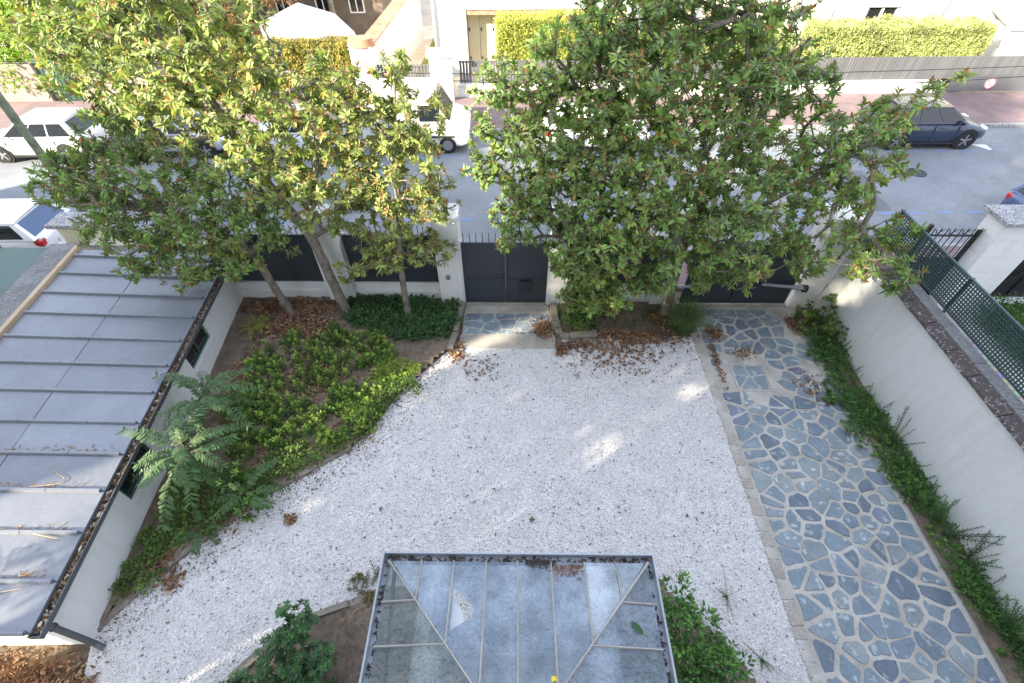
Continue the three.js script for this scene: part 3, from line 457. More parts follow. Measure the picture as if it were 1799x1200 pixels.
// ---------------------------------------------------------------- glass canopy over the entrance
{
  const t = thing('glass_canopy', 'hipped glass entrance canopy with pale glazing bars and a broken pane', 'canopy');
  const X0 = -1.51, X1 = 1.62, XC = 0.055, Z0 = -1.99, ZR = -0.22, Z1 = 0.55, K = 1.77 / 1.565, SL = 0.2;
  const zh = (x) => x < XC ? Z0 + (x - X0) * K : Z0 + (X1 - x) * K;
  const yf = (z) => 3.0 + (z - Z0) * SL, ys = (x) => 3.0 + (x < XC ? x - X0 : X1 - x) * K * SL;
  const pane = (pts, y, hole) => { const s = new THREE.Shape(pts.map(([x, z]) => new THREE.Vector2(x, z))); if (hole) s.holes.push(new THREE.Path(hole.map(([x, z]) => new THREE.Vector2(x, z)))); const g = new THREE.ShapeGeometry(s), p = g.attributes.position; for (let i = 0; i < p.count; i++) p.setXYZ(i, p.getX(i), y(p.getX(i), p.getY(i)), p.getY(i)); g.computeVertexNormals(); return boxUV(g); };
  const bars = [X0, -1.08, -0.70, -0.32, 0.05, 0.44, 0.83, 1.2, X1], r = rng(19);
  const gm = [[1, 1, 1, 0.5], [0.93, 0.97, 1.02, 0.62], [1.15, 1.12, 1.1, 0.4], [0.9, 0.95, 1, 0.7], [0.9, 0.9, 0.8, 0.8]].map((c) => { const m = M.canopy.clone(); m.color = C(c[0], c[1], c[2]); m.transmission = c[3]; return m; });
  for (let i = 0; i < 8; i++) {
    const a = bars[i] + 0.012, b = bars[i + 1] - 0.012, pts = [[a, Z0 + 0.05], [b, Z0 + 0.05]], za = Math.min(ZR, zh(a)), zb = Math.min(ZR, zh(b));
    if (zb > Z0 + 0.06) pts.push([b, zb]); if (a < XC && b > XC) pts.push([XC, ZR]); if (za > Z0 + 0.06) pts.push([a, za]);
    const hole = i === 2 ? [[-0.665, -1.63], [-0.62, -1.6], [-0.5, -1.49], [-0.42, -1.42], [-0.45, -1.37], [-0.43, -1.33], [-0.56, -1.26], [-0.665, -1.2]] : null;
    if (pts.length > 2) obj('pane', pane(pts, (x, z) => yf(z), hole), gm[Math.floor(r() * 4)], t);
  }
  for (const s of [0, 1]) {
    const zs = [Z0, -1.5, -1.07, -0.64, -0.22, Z1];
    for (let i = 0; i < 5; i++) {
      const a = zs[i] + 0.012, b = zs[i + 1] - 0.012, hxx = (z) => Math.min(XC - 0.01, X0 + (z - Z0) / K), f = (x) => s ? X0 + X1 - x : x;
      const pts = [[f(X0 + 0.05), a], [f(hxx(a)), a], [f(hxx(b)), b], [f(X0 + 0.05), b]]; if (i === 0) pts.splice(1, 1);
      obj('pane', pane(pts, (x) => ys(x)), s ? gm[i % 2 ? 1 : 3] : gm[4], t);
    }
  }
  const bar = (a, b, w = 0.0105, n = 'glazing_bar') => { const g = [rod(a, b, w, w, 4), rod([a[0], a[1] + w * 0.9, a[2]], [b[0], b[1] + w * 0.9, b[2]], w * 0.55, w * 0.55, 6)]; return obj(n, g, M.barPaint, t); };
  M.barPaint = std({ map: T.concrete, color: C(0.98, 1.03, 1.1), roughness: 0.6 });
  for (let i = 1; i < 8; i++) { const x = bars[i], z = Math.min(ZR, zh(x)); bar([x, yf(Z0 + 0.04) + 0.008, Z0 + 0.04], [x, yf(z) + 0.008, z]); }
  for (const s of [0, 1]) for (const z of [-1.5, -1.07, -0.64, -0.22]) { const f = (x) => s ? X0 + X1 - x : x, x = Math.min(XC, X0 + (z - Z0) / K); bar([f(X0 + 0.04), ys(f(X0 + 0.04)) + 0.008, z], [f(x), ys(f(x)) + 0.008, z], 0.012); }
  bar([X0 + 0.04, 3.02, Z0 + 0.045], [XC, yf(ZR) + 0.012, ZR], 0.014, 'hip_bar'); bar([X1 - 0.04, 3.02, Z0 + 0.045], [XC, yf(ZR) + 0.012, ZR], 0.017, 'hip_bar'); bar([XC, yf(ZR) + 0.012, ZR], [XC, yf(ZR) + 0.012, Z1], 0.017, 'ridge_bar');
  obj('gutter', [box(X0 - 0.04, X1 + 0.04, 2.92, 3.04, Z0 - 0.05, Z0 - 0.03), box(X0 - 0.04, X0 - 0.02, 2.92, 3.04, Z0 - 0.03, Z1), box(X1 + 0.02, X1 + 0.04, 2.92, 3.04, Z0 - 0.03, Z1), box(X0 - 0.02, X1 + 0.02, 2.92, 2.94, Z0 - 0.03, Z0 + 0.06), box(X0 - 0.02, X0 + 0.05, 2.92, 2.94, Z0 + 0.06, Z1), box(X1 - 0.05, X1 + 0.02, 2.92, 2.94, Z0 + 0.06, Z1)], std({ map: T.zinc, color: C(1.7, 1.7, 1.7), roughness: 0.5, metalness: 0.15 }), t);
  obj('bracket', [rod([X0 + 0.1, 2.9, Z0 + 0.1], [X0 + 0.1, 1.9, 0.6], 0.025), rod([X1 - 0.1, 2.9, Z0 + 0.1], [X1 - 0.1, 1.9, 0.6], 0.025)], M.iron, t);
  // moss and rotted leaves lying in the gutter and on the glass
  const L = [];
  const add = (x, z, y, s, k, br) => L.push({ m: place(V(x, y, z), V(r() - 0.5, 1.4, r() - 0.5), r() * 6, s), c: br ? C(0.2 * k, 0.11 * k, 0.075 * k) : C(0.05 * k, 0.045 * k, 0.035 * k) });
  for (let i = 0; i < 260; i++) add(X0 + r() * (X1 - X0), Z0 - 0.02 + r() * 0.07, 2.95 + r() * 0.03, 0.2 + r() * 0.3, 0.5 + r() * 0.8, r() < 0.25);
  for (let i = 0; i < 70; i++) { add(X0 + r() * 0.06, Z0 + r() * 1.4, 2.95 + r() * 0.03, 0.2 + r() * 0.3, 0.5 + r(), 0); add(X1 - r() * 0.06, Z0 + r() * 1.4, 2.95 + r() * 0.03, 0.2 + r() * 0.3, 0.5 + r(), 0); }
  for (let i = 0; i < 170; i++) { const x = 0.47 + r() * 0.33, z = Z0 + 0.09 + r() * r() * 0.18; add(x, z, yf(z) + 0.01, 0.12 + r() * 0.24, 0.6 + r() * 0.9, 1); }
  for (let i = 0; i < 140; i++) { const z = Z0 + 0.03 + r() * r() * 0.12, x = 0.15 + r() * 0.33; add(x, z, yf(z) + 0.01, 0.15 + r() * 0.25, 0.6 + r() * 0.8, 0); }
  globalThis.canopyList = L;
  struct(obj('doorstep', [box(-0.9, 1.1, 0, 0.16, -1.5, 0.6, 0.02)], M.concrete));
  const wb = thing('white_board', 'curved white sheet showing through the hole in the broken canopy pane', 'sheet', [0, 0, 0]);
  obj('board', [slab(Array.from({ length: 12 }, (_, i) => { const a = i / 11 * 1.75 - 0.2; return [-0.86 + Math.cos(a) * 0.34, -1.2 - Math.sin(a) * 0.44]; }).concat([[-0.9, -1.66], [-0.9, -1.12]]), 2.955, 2.97, 0.004)], M.white, wb);
}

// ---------------------------------------------------------------- leaves
function leaf(len, wid, fold, droop, col, tipCol) {     // along +z, upper side +y
  const P = [[0, 0, 0]], st = [[0.22, 0.78], [0.52, 1], [0.82, 0.66]], c = [];
  for (const [t, w] of st) { const y = -droop * t * t * len; P.push([-w * wid / 2, y + fold * wid * w, t * len], [0, y, t * len], [w * wid / 2, y + fold * wid * w, t * len]); }
  P.push([0, -droop * len, len]);
  const F = [[0, 2, 1], [0, 3, 2], [1, 2, 5], [1, 5, 4], [2, 3, 6], [2, 6, 5], [4, 5, 8], [4, 8, 7], [5, 6, 9], [5, 9, 8], [7, 8, 10], [8, 9, 10]].map(([a, b, d]) => [a, d, b]), p = [];
  for (const f of F) for (const k of f) { p.push(...P[k]); const q = k >= 7 && tipCol ? tipCol : col; c.push(...q); }
  const g = new THREE.BufferGeometry(); g.setAttribute('position', new THREE.Float32BufferAttribute(p, 3)); g.setAttribute('color', new THREE.Float32BufferAttribute(c, 3)); g.setAttribute('uv', new THREE.Float32BufferAttribute(new Float32Array(p.length / 3 * 2), 2)); g.computeVertexNormals(); return g;
}
const turn = (g, rx, ry, rz) => g.applyMatrix4(new THREE.Matrix4().makeRotationFromEuler(new THREE.Euler(rx, ry, rz, 'YXZ')));
function spray(seed, brown, base = [0.21, 0.34, 0.065]) {           // whorl of broad glossy leaves round a twig end, twig along +y
  const r = rng(seed), L = [], n = 12 + Math.floor(r() * 4);
  for (let i = 0; i < n; i++) {
    const t = i / n, el = lerp(0.05, 1.0, t * t) + (r() - 0.5) * 0.7, k = 0.62 + r() * 0.75, young = t > 0.62 && r() < brown;
    const col = young ? [0.3 * k, 0.17 * k, 0.035 * k] : r() < 0.06 ? [0.34 * k, 0.3 * k, 0.04 * k] : [base[0] * k, base[1] * k, base[2] * k];
    const g = leaf((young ? 0.1 : 0.115) + r() * 0.075, 0.048 + r() * 0.02, 0.16, -0.05 + r() * 0.4, col);
    L.push(turn(g, -el, i * 2.4 + r() * 1.3, (r() - 0.5) * 0.7).translate(0, -0.13 + t * 0.13 + (r() - 0.5) * 0.03, 0));
  }
  const tw = new THREE.CylinderGeometry(0.004, 0.007, 0.24, 4).translate(0, -0.1, 0).toNonIndexed(); L.push(paint(tw, 0.16, 0.13, 0.09));
  return merge(L, true);
}
function clump(seed, n, len, wid, R, col, vary = 0.4, tip) {
  const r = rng(seed), L = [], d = V();
  for (let i = 0; i < n; i++) {
    d.set(r() - 0.5, r() - 0.35, r() - 0.5).normalize(); const k = 1 - vary / 2 + r() * vary, c = tip && d.y > 0.4 && r() < 0.6 ? tip : col;
    const g = leaf(len * (0.7 + r() * 0.6), wid * (0.8 + r() * 0.4), 0.12, 0.2, [c[0] * k, c[1] * k, c[2] * k]);
    turn(g, -Math.asin(d.y) + (r() - 0.5) * 0.9, Math.atan2(d.x, d.z) + (r() - 0.5), (r() - 0.5)); const s = R * Math.cbrt(r()); L.push(g.translate(d.x * s, d.y * s * 0.8, d.z * s));
  }
  return merge(L, true);
}
function sprig(seed, h, n, len, wid, col, tip) {  // upright stem with leaves all the way up
  const r = rng(seed), L = [paint(new THREE.CylinderGeometry(0.003, 0.005, h, 4).translate(0, h / 2, 0).toNonIndexed(), 0.08, 0.1, 0.03)];
  for (let i = 0; i < n; i++) { const t = (i + 0.5) / n, k = 0.75 + r() * 0.5, c = t > 0.7 ? tip : col; L.push(turn(leaf(len * (1.1 - 0.55 * t), wid, 0.12, 0.25, [c[0] * k, c[1] * k, c[2] * k]), -0.25 - t * 0.8, i * 2.4 + r() * 0.5, 0).translate(0, h * t, 0)); }
  return merge(L, true);
}
// ---------------------------------------------------------------- trees
function limbs(nodes, bark, parent, name, min) {
  const g = [];
  for (const n of nodes) if (n.parent && !n.trunk && n.r > (min ?? 0)) {
    const a = n.parent.p, b = n.p; if (a.distanceTo(b) < 0.01) continue;
    g.push(rod(a.toArray(), b.toArray(), Math.min(n.parent.r, n.r * 1.35), n.r, n.r > 0.03 ? 7 : 4));
  }
  return g.length ? obj(name, g, bark, parent) : null;
}
function grow(paths, targets, seed, rTip, maxR) {   // limbs from trunk polylines to every target point
  const r = rng(seed), nodes = [];
  for (const path of paths) { let prev = path.from !== undefined ? nodes[path.from] : null; path.pts.forEach((q, i) => { const n = { p: V(q[0], q[1], q[2]), r: q[3], parent: prev, trunk: true, w: 0, ok: q[4] ?? i > 1, dep: i }; nodes.push(n); prev = n; }); }
  const root = nodes[0].p, T2 = targets.map((p) => ({ p, d: p.distanceTo(nodes.reduce((b, n) => n.ok && n.p.distanceTo(p) < b.p.distanceTo(p) ? n : b, nodes[nodes.length - 1]).p) })).sort((a, b) => a.d - b.d);
  const tips = [];
  for (const t of T2) {
    let best = null, bd = 1e9;
    for (const n of nodes) { if (!n.ok) continue; const d = n.p.distanceTo(t.p) + 0.06 * n.dep + (t.p.y < n.p.y ? (n.p.y - t.p.y) * 0.35 : 0); if (d < bd) { bd = d; best = n; } }
    const L = best.p.distanceTo(t.p), k = Math.max(1, Math.round(L / 0.35)); let prev = best;
    for (let i = 1; i <= k; i++) {
      const f = i / k, p = best.p.clone().lerp(t.p, f); if (i < k) p.add(V((r() - 0.5) * 0.14, (r() - 0.3) * 0.12 + Math.sin(f * 3.1) * -0.05, (r() - 0.5) * 0.14));
      const n = { p, parent: prev, r: rTip, w: 0, ok: true, dep: prev.dep + 1 }; nodes.push(n); prev = n;
    }
    tips.push({ p: t.p, dir: t.p.clone().sub(prev.parent.p).normalize() });
    for (let n = prev; n; n = n.parent) n.w++;
  }
  for (const n of nodes) if (!n.trunk) n.r = Math.min(maxR, rTip * Math.pow(Math.max(1, n.w), 0.44));
  return { nodes, tips };
}
function blobPoints(blobs, density, seed) { // points through the volume, more of them towards the outside
  const r = rng(seed), P = [], d = V();
  for (const [x, y, z, R] of blobs) { const n = Math.max(3, Math.round(density * R * R * 4)); for (let i = 0; i < n; i++) { d.set(r() - 0.5, r() - 0.5, r() - 0.5).normalize().multiplyScalar(R * Math.pow(r(), 0.42)); P.push(V(x + d.x, y + d.y * 0.95, z + d.z * 1.1)); } }
  return P;
}
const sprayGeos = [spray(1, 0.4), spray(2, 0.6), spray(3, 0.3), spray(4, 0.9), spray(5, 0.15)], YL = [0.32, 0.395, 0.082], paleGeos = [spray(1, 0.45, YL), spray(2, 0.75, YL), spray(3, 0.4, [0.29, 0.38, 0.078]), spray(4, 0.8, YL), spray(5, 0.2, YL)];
const twigM = M.bark;
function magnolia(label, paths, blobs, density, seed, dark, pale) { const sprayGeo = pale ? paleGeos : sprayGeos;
  const t = thing('magnolia_tree', label, 'tree'), r = rng(seed), pts = blobPoints(blobs, density * 3.5, seed + 1).filter((p) => p.y > 0.5);
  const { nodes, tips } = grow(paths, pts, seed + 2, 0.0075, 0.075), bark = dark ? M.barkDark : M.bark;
  // trunk: a tapered, slightly uneven tube for each polyline
  const tg = [];
  for (const path of paths) { const c = new THREE.CatmullRomCurve3(path.pts.map((q) => V(q[0], q[1], q[2]))), N = path.pts.length * 4; for (let i = 0; i < N; i++) { const f = (k) => { const u = k / N * (path.pts.length - 1), a = Math.min(path.pts.length - 2, Math.floor(u)); return lerp(path.pts[a][3], path.pts[a + 1][3], u - a) * (1 + 0.07 * Math.sin(k * 2.7 + seed)); }; const A = c.getPoint(i / N), B = c.getPoint((i + 1) / N); tg.push(rod(A.toArray(), B.toArray(), f(i), f(i + 1), 10)); } }
  obj('trunk', tg, bark, t);
  limbs(nodes, bark, t, 'branches');
  const L = tips.map((e) => { const out = e.dir.clone().add(V(0, 0.45, 0)).add(V((r() - 0.5) * 0.8, (r() - 0.5) * 0.5, (r() - 0.5) * 0.8)), k = 0.72 + r() * 0.6, y = r() < 0.12 ? 1.35 : 1; return { p: e.p, m: place(e.p, out, r() * 6.28, 0.66 + r() * 0.48), c: C(k * y, k * (y > 1 ? 1.12 : 1), k * 0.95) }; });
  // the sprays that show largest are parts of their own, the rest is one mass of foliage
  const eye = camera.position; L.sort((a, b) => a.p.distanceTo(eye) - b.p.distanceTo(eye));
  const near = L.slice(0, 110);
  near.forEach((e) => { const v = Math.floor(r() * 5), o = new THREE.Mesh(sprayGeo[v === 3 && e.p.y < 4 ? 4 : v], M.leaf); o.name = 'leaf_spray'; e.m.decompose(o.position, o.quaternion, o.scale); o.castShadow = true; t.add(o); });
  inst('crown', sprayGeo[seed % 2 ? 0 : 2], M.leaf, L.slice(110), t);
  return t;
}
magnolia('left-hand magnolia leaning over the zinc roof, slender trunk nearest the outbuilding', [{ pts: [[-5.9, 0, -9.15, 0.105], [-6.02, 1.0, -9.1, 0.095, false], [-6.13, 2.15, -9.0, 0.085], [-6.6, 2.7, -9.0, 0.07], [-7.3, 3.1, -9.0, 0.05]] }],
  [[-7.6, 2.6, -8.8, 1.07], [-6.4, 2.6, -8.8, 0.88], [-8.3, 3.0, -8.8, 0.92], [-8.7, 3.8, -9.2, 1.0], [-9.4, 3.9, -9.2, 0.59], [-7.4, 3.9, -9.2, 1.1], [-6.3, 3.5, -9.2, 1.0], [-8.2, 4.7, -9.8, 0.79], [-10.1, 3.6, -9.3, 0.36], [-8.6, 2.2, -8.5, 0.4], [-7.3, 2.2, -8.4, 0.43], [-5.4, 2.6, -9, 0.5], [-9.2, 4.1, -9.6, 0.6], [-5.6, 3.2, -9.1, 0.6]], 8, 101);
magnolia('tall sunlit magnolia with thick leaning trunk in the middle of the left bed', [{ pts: [[-4.45, 0, -9.2, 0.13], [-4.6, 1.2, -9.25, 0.118, false], [-4.75, 2.41, -9.3, 0.11], [-5.35, 3.4, -9.6, 0.11], [-5.99, 4.61, -10, 0.08], [-6.3, 5.7, -10.2, 0.05]] }, { from: 2, pts: [[-4.5, 3.2, -9.4, 0.07], [-4.2, 4.3, -9.7, 0.05], [-4.3, 5.4, -10.1, 0.03]] }],
  [[-4.2, 3.6, -9.5, 1.0], [-5.1, 4.2, -9.5, 1.1], [-4.0, 5.0, -10, 0.9], [-3.5, 4.3, -9.8, 0.6], [-6.9, 5.0, -9.8, 0.8], [-7.9, 5.3, -10, 0.7], [-8.3, 6.3, -10.5, 0.7], [-8.9, 6.8, -10.8, 0.5], [-6.6, 6.9, -10.5, 0.7], [-3.4, 3.6, -9.6, 0.55], [-8.9, 5.6, -10.2, 0.55], [-9.6, 6.3, -10.8, 0.45], [-3.2, 5.0, -10, 0.5], [-5.4, 5.2, -10, 1.0], [-6.4, 5.7, -10, 1.0], [-5.9, 6.5, -10.5, 0.95], [-7.3, 6.2, -10.5, 0.8], [-5.0, 5.8, -10.5, 0.5], [-7.4, 6.7, -10.5, 0.63], [-3.8, 5.7, -10.2, 0.35], [-3.2, 5.7, -10, 0.25], [-4.7, 6.8, -10.5, 0.42]], 8.2, 102, false, true);
magnolia('slim young magnolia just left of the pedestrian gate with thin straight trunk', [{ pts: [[-2.8, 0, -9.05, 0.085], [-2.78, 1.0, -9.05, 0.075, false], [-2.71, 2.07, -9.1, 0.065], [-2.6, 3.2, -9.4, 0.05], [-2.5, 4.6, -9.9, 0.03], [-2.4, 5.6, -10.2, 0.018]] }],
  [[-2.7, 2.5, -9.2, 0.85], [-3.4, 2.1, -9.2, 0.6], [-1.8, 2.2, -9.3, 0.42], [-2.3, 3.6, -9.5, 0.85], [-2.5, 4.6, -10, 0.7], [-2.4, 5.7, -10.3, 0.36], [-3.3, 3.4, -9.6, 0.55], [-1.9, 4.4, -10, 0.45], [-4.1, 1.6, -9.2, 0.3], [-2.4, 5.2, -10.2, 0.42], [-3.0, 4.2, -9.8, 0.7], [-1.7, 3.3, -9.5, 0.55], [-3.1, 5.3, -10.2, 0.5], [-1.6, 5.0, -10.2, 0.3], [-3.7, 2.9, -9.3, 0.5]], 8.5, 103, false, true);
magnolia('dense dark magnolia right of the pedestrian gate with low hanging leaves', [{ pts: [[2.1, 0, -8.85, 0.1], [2.05, 0.9, -8.85, 0.095, false], [1.9, 1.73, -8.9, 0.09], [1.85, 2.9, -9.1, 0.075], [1.84, 4.04, -9.4, 0.06], [1.9, 5.4, -9.8, 0.035]] }],
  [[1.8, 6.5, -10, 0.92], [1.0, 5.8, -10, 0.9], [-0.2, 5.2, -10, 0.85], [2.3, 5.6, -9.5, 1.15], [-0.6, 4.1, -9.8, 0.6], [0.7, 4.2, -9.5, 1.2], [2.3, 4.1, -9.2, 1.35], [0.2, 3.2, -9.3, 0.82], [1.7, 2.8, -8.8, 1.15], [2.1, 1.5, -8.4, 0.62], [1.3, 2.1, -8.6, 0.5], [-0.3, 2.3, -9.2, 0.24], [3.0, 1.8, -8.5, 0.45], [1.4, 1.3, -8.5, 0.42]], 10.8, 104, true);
magnolia('broad magnolia over the driveway gate with pale trunk leaning right', [{ pts: [[4.0, 0, -9.3, 0.14], [3.97, 1.1, -9.35, 0.125, false], [3.95, 2.02, -9.4, 0.115], [4.15, 3.0, -9.6, 0.1], [4.39, 3.9, -9.8, 0.085], [4.5, 5.4, -10.1, 0.05], [4.2, 6.6, -10.4, 0.03]] }, { from: 2, pts: [[4.9, 2.9, -9.4, 0.07], [6.0, 3.5, -9.6, 0.05], [7.1, 4.2, -9.9, 0.03]] }],
  [[2.9, 6.6, -10.5, 1.1], [4.6, 6.2, -10.5, 1.1], [3.4, 7.2, -10.5, 0.95], [4.2, 5.3, -10, 1.3], [5.7, 5.4, -10.5, 0.8], [4.1, 3.9, -9.2, 1.4], [5.8, 4.2, -9.8, 1.2], [7.2, 4.4, -10, 0.85], [7.6, 5.0, -10, 0.45], [8.15, 5.45, -10, 0.22], [8.5, 5.7, -10, 0.13], [7.3, 3.5, -9.5, 0.62], [8.0, 4.1, -9.6, 0.34], [3.0, 2.8, -8.6, 1.0], [4.6, 2.6, -8.8, 1.1], [6.2, 2.6, -9, 0.9], [7.7, 2.55, -9, 0.55], [7.8, 2.75, -7.7, 0.4], [8.5, 2.8, -9.0, 0.4], [4.5, 1.9, -8.6, 0.42], [3.2, 1.8, -8.6, 0.35], [7.4, 2.5, -8.3, 0.4]], 9.8, 105);

// ---------------------------------------------------------------- planting in the garden
const mass = (name, geo, list, mat, parent) => inst(name, geo, mat ?? M.herb, list, parent);
function scatter(poly, n, seed, hfn, s0, s1, tilt = 0.5, tint = 0.5, mask = 0) {
  const r = rng(seed), xs = poly.map((p) => p[0]), zs = poly.map((p) => p[1]), x0 = Math.min(...xs), x1 = Math.max(...xs), z0 = Math.min(...zs), z1 = Math.max(...zs), L = []; let guard = 0;
  while (L.length < n && guard++ < n * 60) { const x = lerp(x0, x1, r()), z = lerp(z0, z1, r()); if (!inPoly(x, z, poly) || (mask && nz2(x * 2.3, z * 2.3, seed) + r() * 0.3 < mask)) continue; const k = 1 - tint / 2 + r() * tint; L.push({ m: place(V(x, hfn(x, z), z), V((r() - 0.5) * tilt, 1, (r() - 0.5) * tilt), r() * 6.28, lerp(s0, s1, r())), c: C(k, k * (0.95 + r() * 0.1), k) }); }
  return L;
}
const G1 = [0.115, 0.19, 0.038], G2 = [0.23, 0.35, 0.05], GD = [0.055, 0.125, 0.035], GL = [0.27, 0.38, 0.05];
mass('ground_cover', sprig(201, 0.24, 18, 0.085, 0.026, G1, G2), scatter([[-6.6, -7.5], [-5.6, -8.3], [-4.6, -8.6], [-3.3, -8.3], [-2.6, -7.3], [-3.2, -6.3], [-3.9, -5.7], [-4.9, -5.1], [-5.7, -4.7], [-6.3, -5.6]], 900, 202, (x, z) => bedY(x, z) - 0.02, 0.5, 1.5, 0.6, 1.0, 0.595)).userData.label = 'dense upright green ground cover plants filling the middle of the left bed';
mass('ground_cover', clump(203, 16, 0.075, 0.05, 0.13, GD, 0.5, [0.06, 0.13, 0.035]), scatter([[-4.6, -9.75], [-1.65, -9.55], [-1.55, -8.8], [-1.8, -8.35], [-2.9, -8.25], [-3.6, -8.6], [-4.4, -8.9]], 760, 204, (x, z) => bedY(x, z) + 0.04, 0.6, 1.4, 0.8, 0.7, 0.5)).userData.label = 'dark green ivy carpet along the foot of the street wall';
mass('ground_cover', clump(205, 12, 0.06, 0.045, 0.09, G2, 0.5, GL), scatter([[-3.7, -5.75], [-3.0, -6.5], [-2.4, -7.1], [-2.25, -7.4], [-2.9, -7.6], [-3.7, -8.3], [-4.1, -8.9], [-3.2, -8.9], [-3.4, -6.9], [-4.0, -6.0]], 420, 206, (x, z) => bedY(x, z) + 0.03, 0.5, 1.0, 0.8)).userData.label = 'bright yellow-green low leaves on the sunny edge of the left bed';
mass('ground_cover', clump(207, 12, 0.06, 0.028, 0.09, G1, 0.5), scatter([[-6.3, -3.0], [-5.6, -3.5], [-4.7, -4.4], [-3.2, -5.5], [-2.6, -6.8], [-2.9, -6.9], [-3.8, -5.7], [-5.2, -4.9], [-6.7, -4.6], [-6.75, -2.3], [-6.2, -2.5]].map(([x, z]) => [x + 0.04, z + 0.06]), 760, 208, (x, z) => bedY(x, z) + 0.03, 0.35, 1.5, 0.9, 0.8, 0.5)).userData.label = 'patchy green weeds along the concrete bed edging';
mass('ground_cover', clump(209, 16, 0.07, 0.02, 0.12, [0.085, 0.19, 0.045], 0.6, [0.14, 0.28, 0.06]), scatter([[7.5, -8.9], [7.95, -9.2], [8.1, -8], [8.08, -0.2], [7.75, -0.2], [7.62, -4], [7.35, -6], [7.4, -7.4]], 820, 210, (x, z) => 0.02 + 0.16 * nz2(x, z * 1.5, 44), 0.35, 1.4, 0.7, 0.9, 0.6)).userData.label = 'strip of mixed green weeds along the foot of the right wall';
mass('ground_cover', whorl(216, 9, 0.075, 0.045, [0.11, 0.22, 0.045], [0.2, 0.33, 0.06]), scatter([[7.35, -8.9], [7.95, -9.2], [8.1, -8], [8.08, -0.2], [7.75, -0.2], [7.5, -4], [7.0, -6], [7.1, -7.4]], 300, 217, (x, z) => 0.04 + 0.2 * nz2(x, z * 1.5, 45), 0.5, 1.3, 0.9, 0.8, 0.66)).userData.label = 'broad-leaved lighter weeds growing among the strip along the right wall';
mass('ground_cover', sprig(218, 0.42, 34, 0.06, 0.014, [0.08, 0.18, 0.045], [0.14, 0.27, 0.06]), scatter([[7.7, -8.9], [8.0, -9.2], [8.1, -8], [8.08, -0.2], [7.85, -0.2], [7.75, -4], [7.6, -6], [7.6, -7.4]], 150, 219, () => 0.05, 0.5, 1.4, 1.1, 0.6, 0.5)).userData.label = 'upright feathery sprigs at the foot of the right wall';
mass('ground_cover', clump(211, 12, 0.06, 0.04, 0.1, GD, 0.5, G1), scatter([[1.3, -9.5], [4.3, -9.5], [4.3, -8.8], [2.4, -8.7], [1.4, -8.75]], 110, 212, (x, z) => 0.06, 0.5, 1.0, 0.8)).userData.label = 'low dark ground cover beneath the right-hand magnolias';
mass('ground_cover', clump(213, 10, 0.05, 0.02, 0.08, [0.07, 0.11, 0.04], 0.5), [...scatter(BED2L.slice(0, 9), 90, 214, () => 0.05, 0.4, 1, 0.8), ...scatter(BED2R, 80, 215, () => 0.05, 0.5, 1.1, 0.8)]).userData.label = 'sparse thin grass on the bare soil either side of the canopy';

function plant(name, label, cat, pos, geos, list, mat, stems, group) {   // shrub: stems + foliage mass
  const t = thing(name, label, cat, pos, 0, group);
  if (stems) obj('stem', stems.map(([a, b, r0]) => rod(a, b, r0, r0 * 0.5, 5)), M.weedStem, t);
  mass('foliage', geos, list, mat ?? M.herb, t); return t;
}
function bushList(blobs, n, seed, s0, s1) { const r = rng(seed), L = [], d = V(); for (const [x, y, z, R] of blobs) for (let i = 0; i < n * R * R * 10; i++) { d.set(r() - 0.5, r() - 0.4, r() - 0.5).normalize(); const p = V(x, y, z).addScaledVector(d, R * Math.pow(r(), 0.3)); if (p.y < 0.03) continue; const k = 0.7 + r() * 0.6; L.push({ m: place(p, d.clone().add(V(0, 0.6, 0)), r() * 6.28, lerp(s0, s1, r())), c: C(k, k, k) }); } return L; }
function whorl(seed, n, len, wid, col, tip) { const r = rng(seed), L = []; for (let i = 0; i < n; i++) { const t = i / n, k = 0.75 + r() * 0.5, c = t > 0.7 ? tip : col; L.push(turn(leaf(len * (1 - 0.4 * t) * (0.85 + r() * 0.3), wid * (1 - 0.3 * t), 0.12, 0.12, [c[0] * k, c[1] * k, c[2] * k]), -lerp(0.1, 1.1, t), i * 2.4, 0).translate(0, t * 0.05 - 0.05, 0)); } return merge(L, true); }
plant('shrub', 'glossy dark green evergreen shrub left of the glass canopy', 'shrub', [-3.2, 0, -1.45], whorl(221, 10, 0.095, 0.05, [0.055, 0.15, 0.04], [0.12, 0.27, 0.055]), bushList([[0, 0.95, -0.25, 0.36], [-0.1, 0.75, 0.1, 0.42], [0.3, 0.6, 0.25, 0.4], [-0.55, 0.5, 0.5, 0.35], [-0.9, 0.35, 0.6, 0.33], [-1.15, 0.3, 0.8, 0.33], [-0.5, 0.4, 0.8, 0.4], [0.1, 0.4, 0.55, 0.5], [0.35, 0.4, 0.75, 0.42]], 40, 222, 0.7, 1.25), M.leaf, [[[0, 0, 0], [0, 0.9, -0.2], 0.02], [[0, 0, 0.1], [0.25, 0.6, 0.2], 0.02], [[-0.1, 0, 0.2], [-0.6, 0.5, 0.5], 0.02], [[0, 0, 0], [-0.1, 0.7, 0.1], 0.02]]);
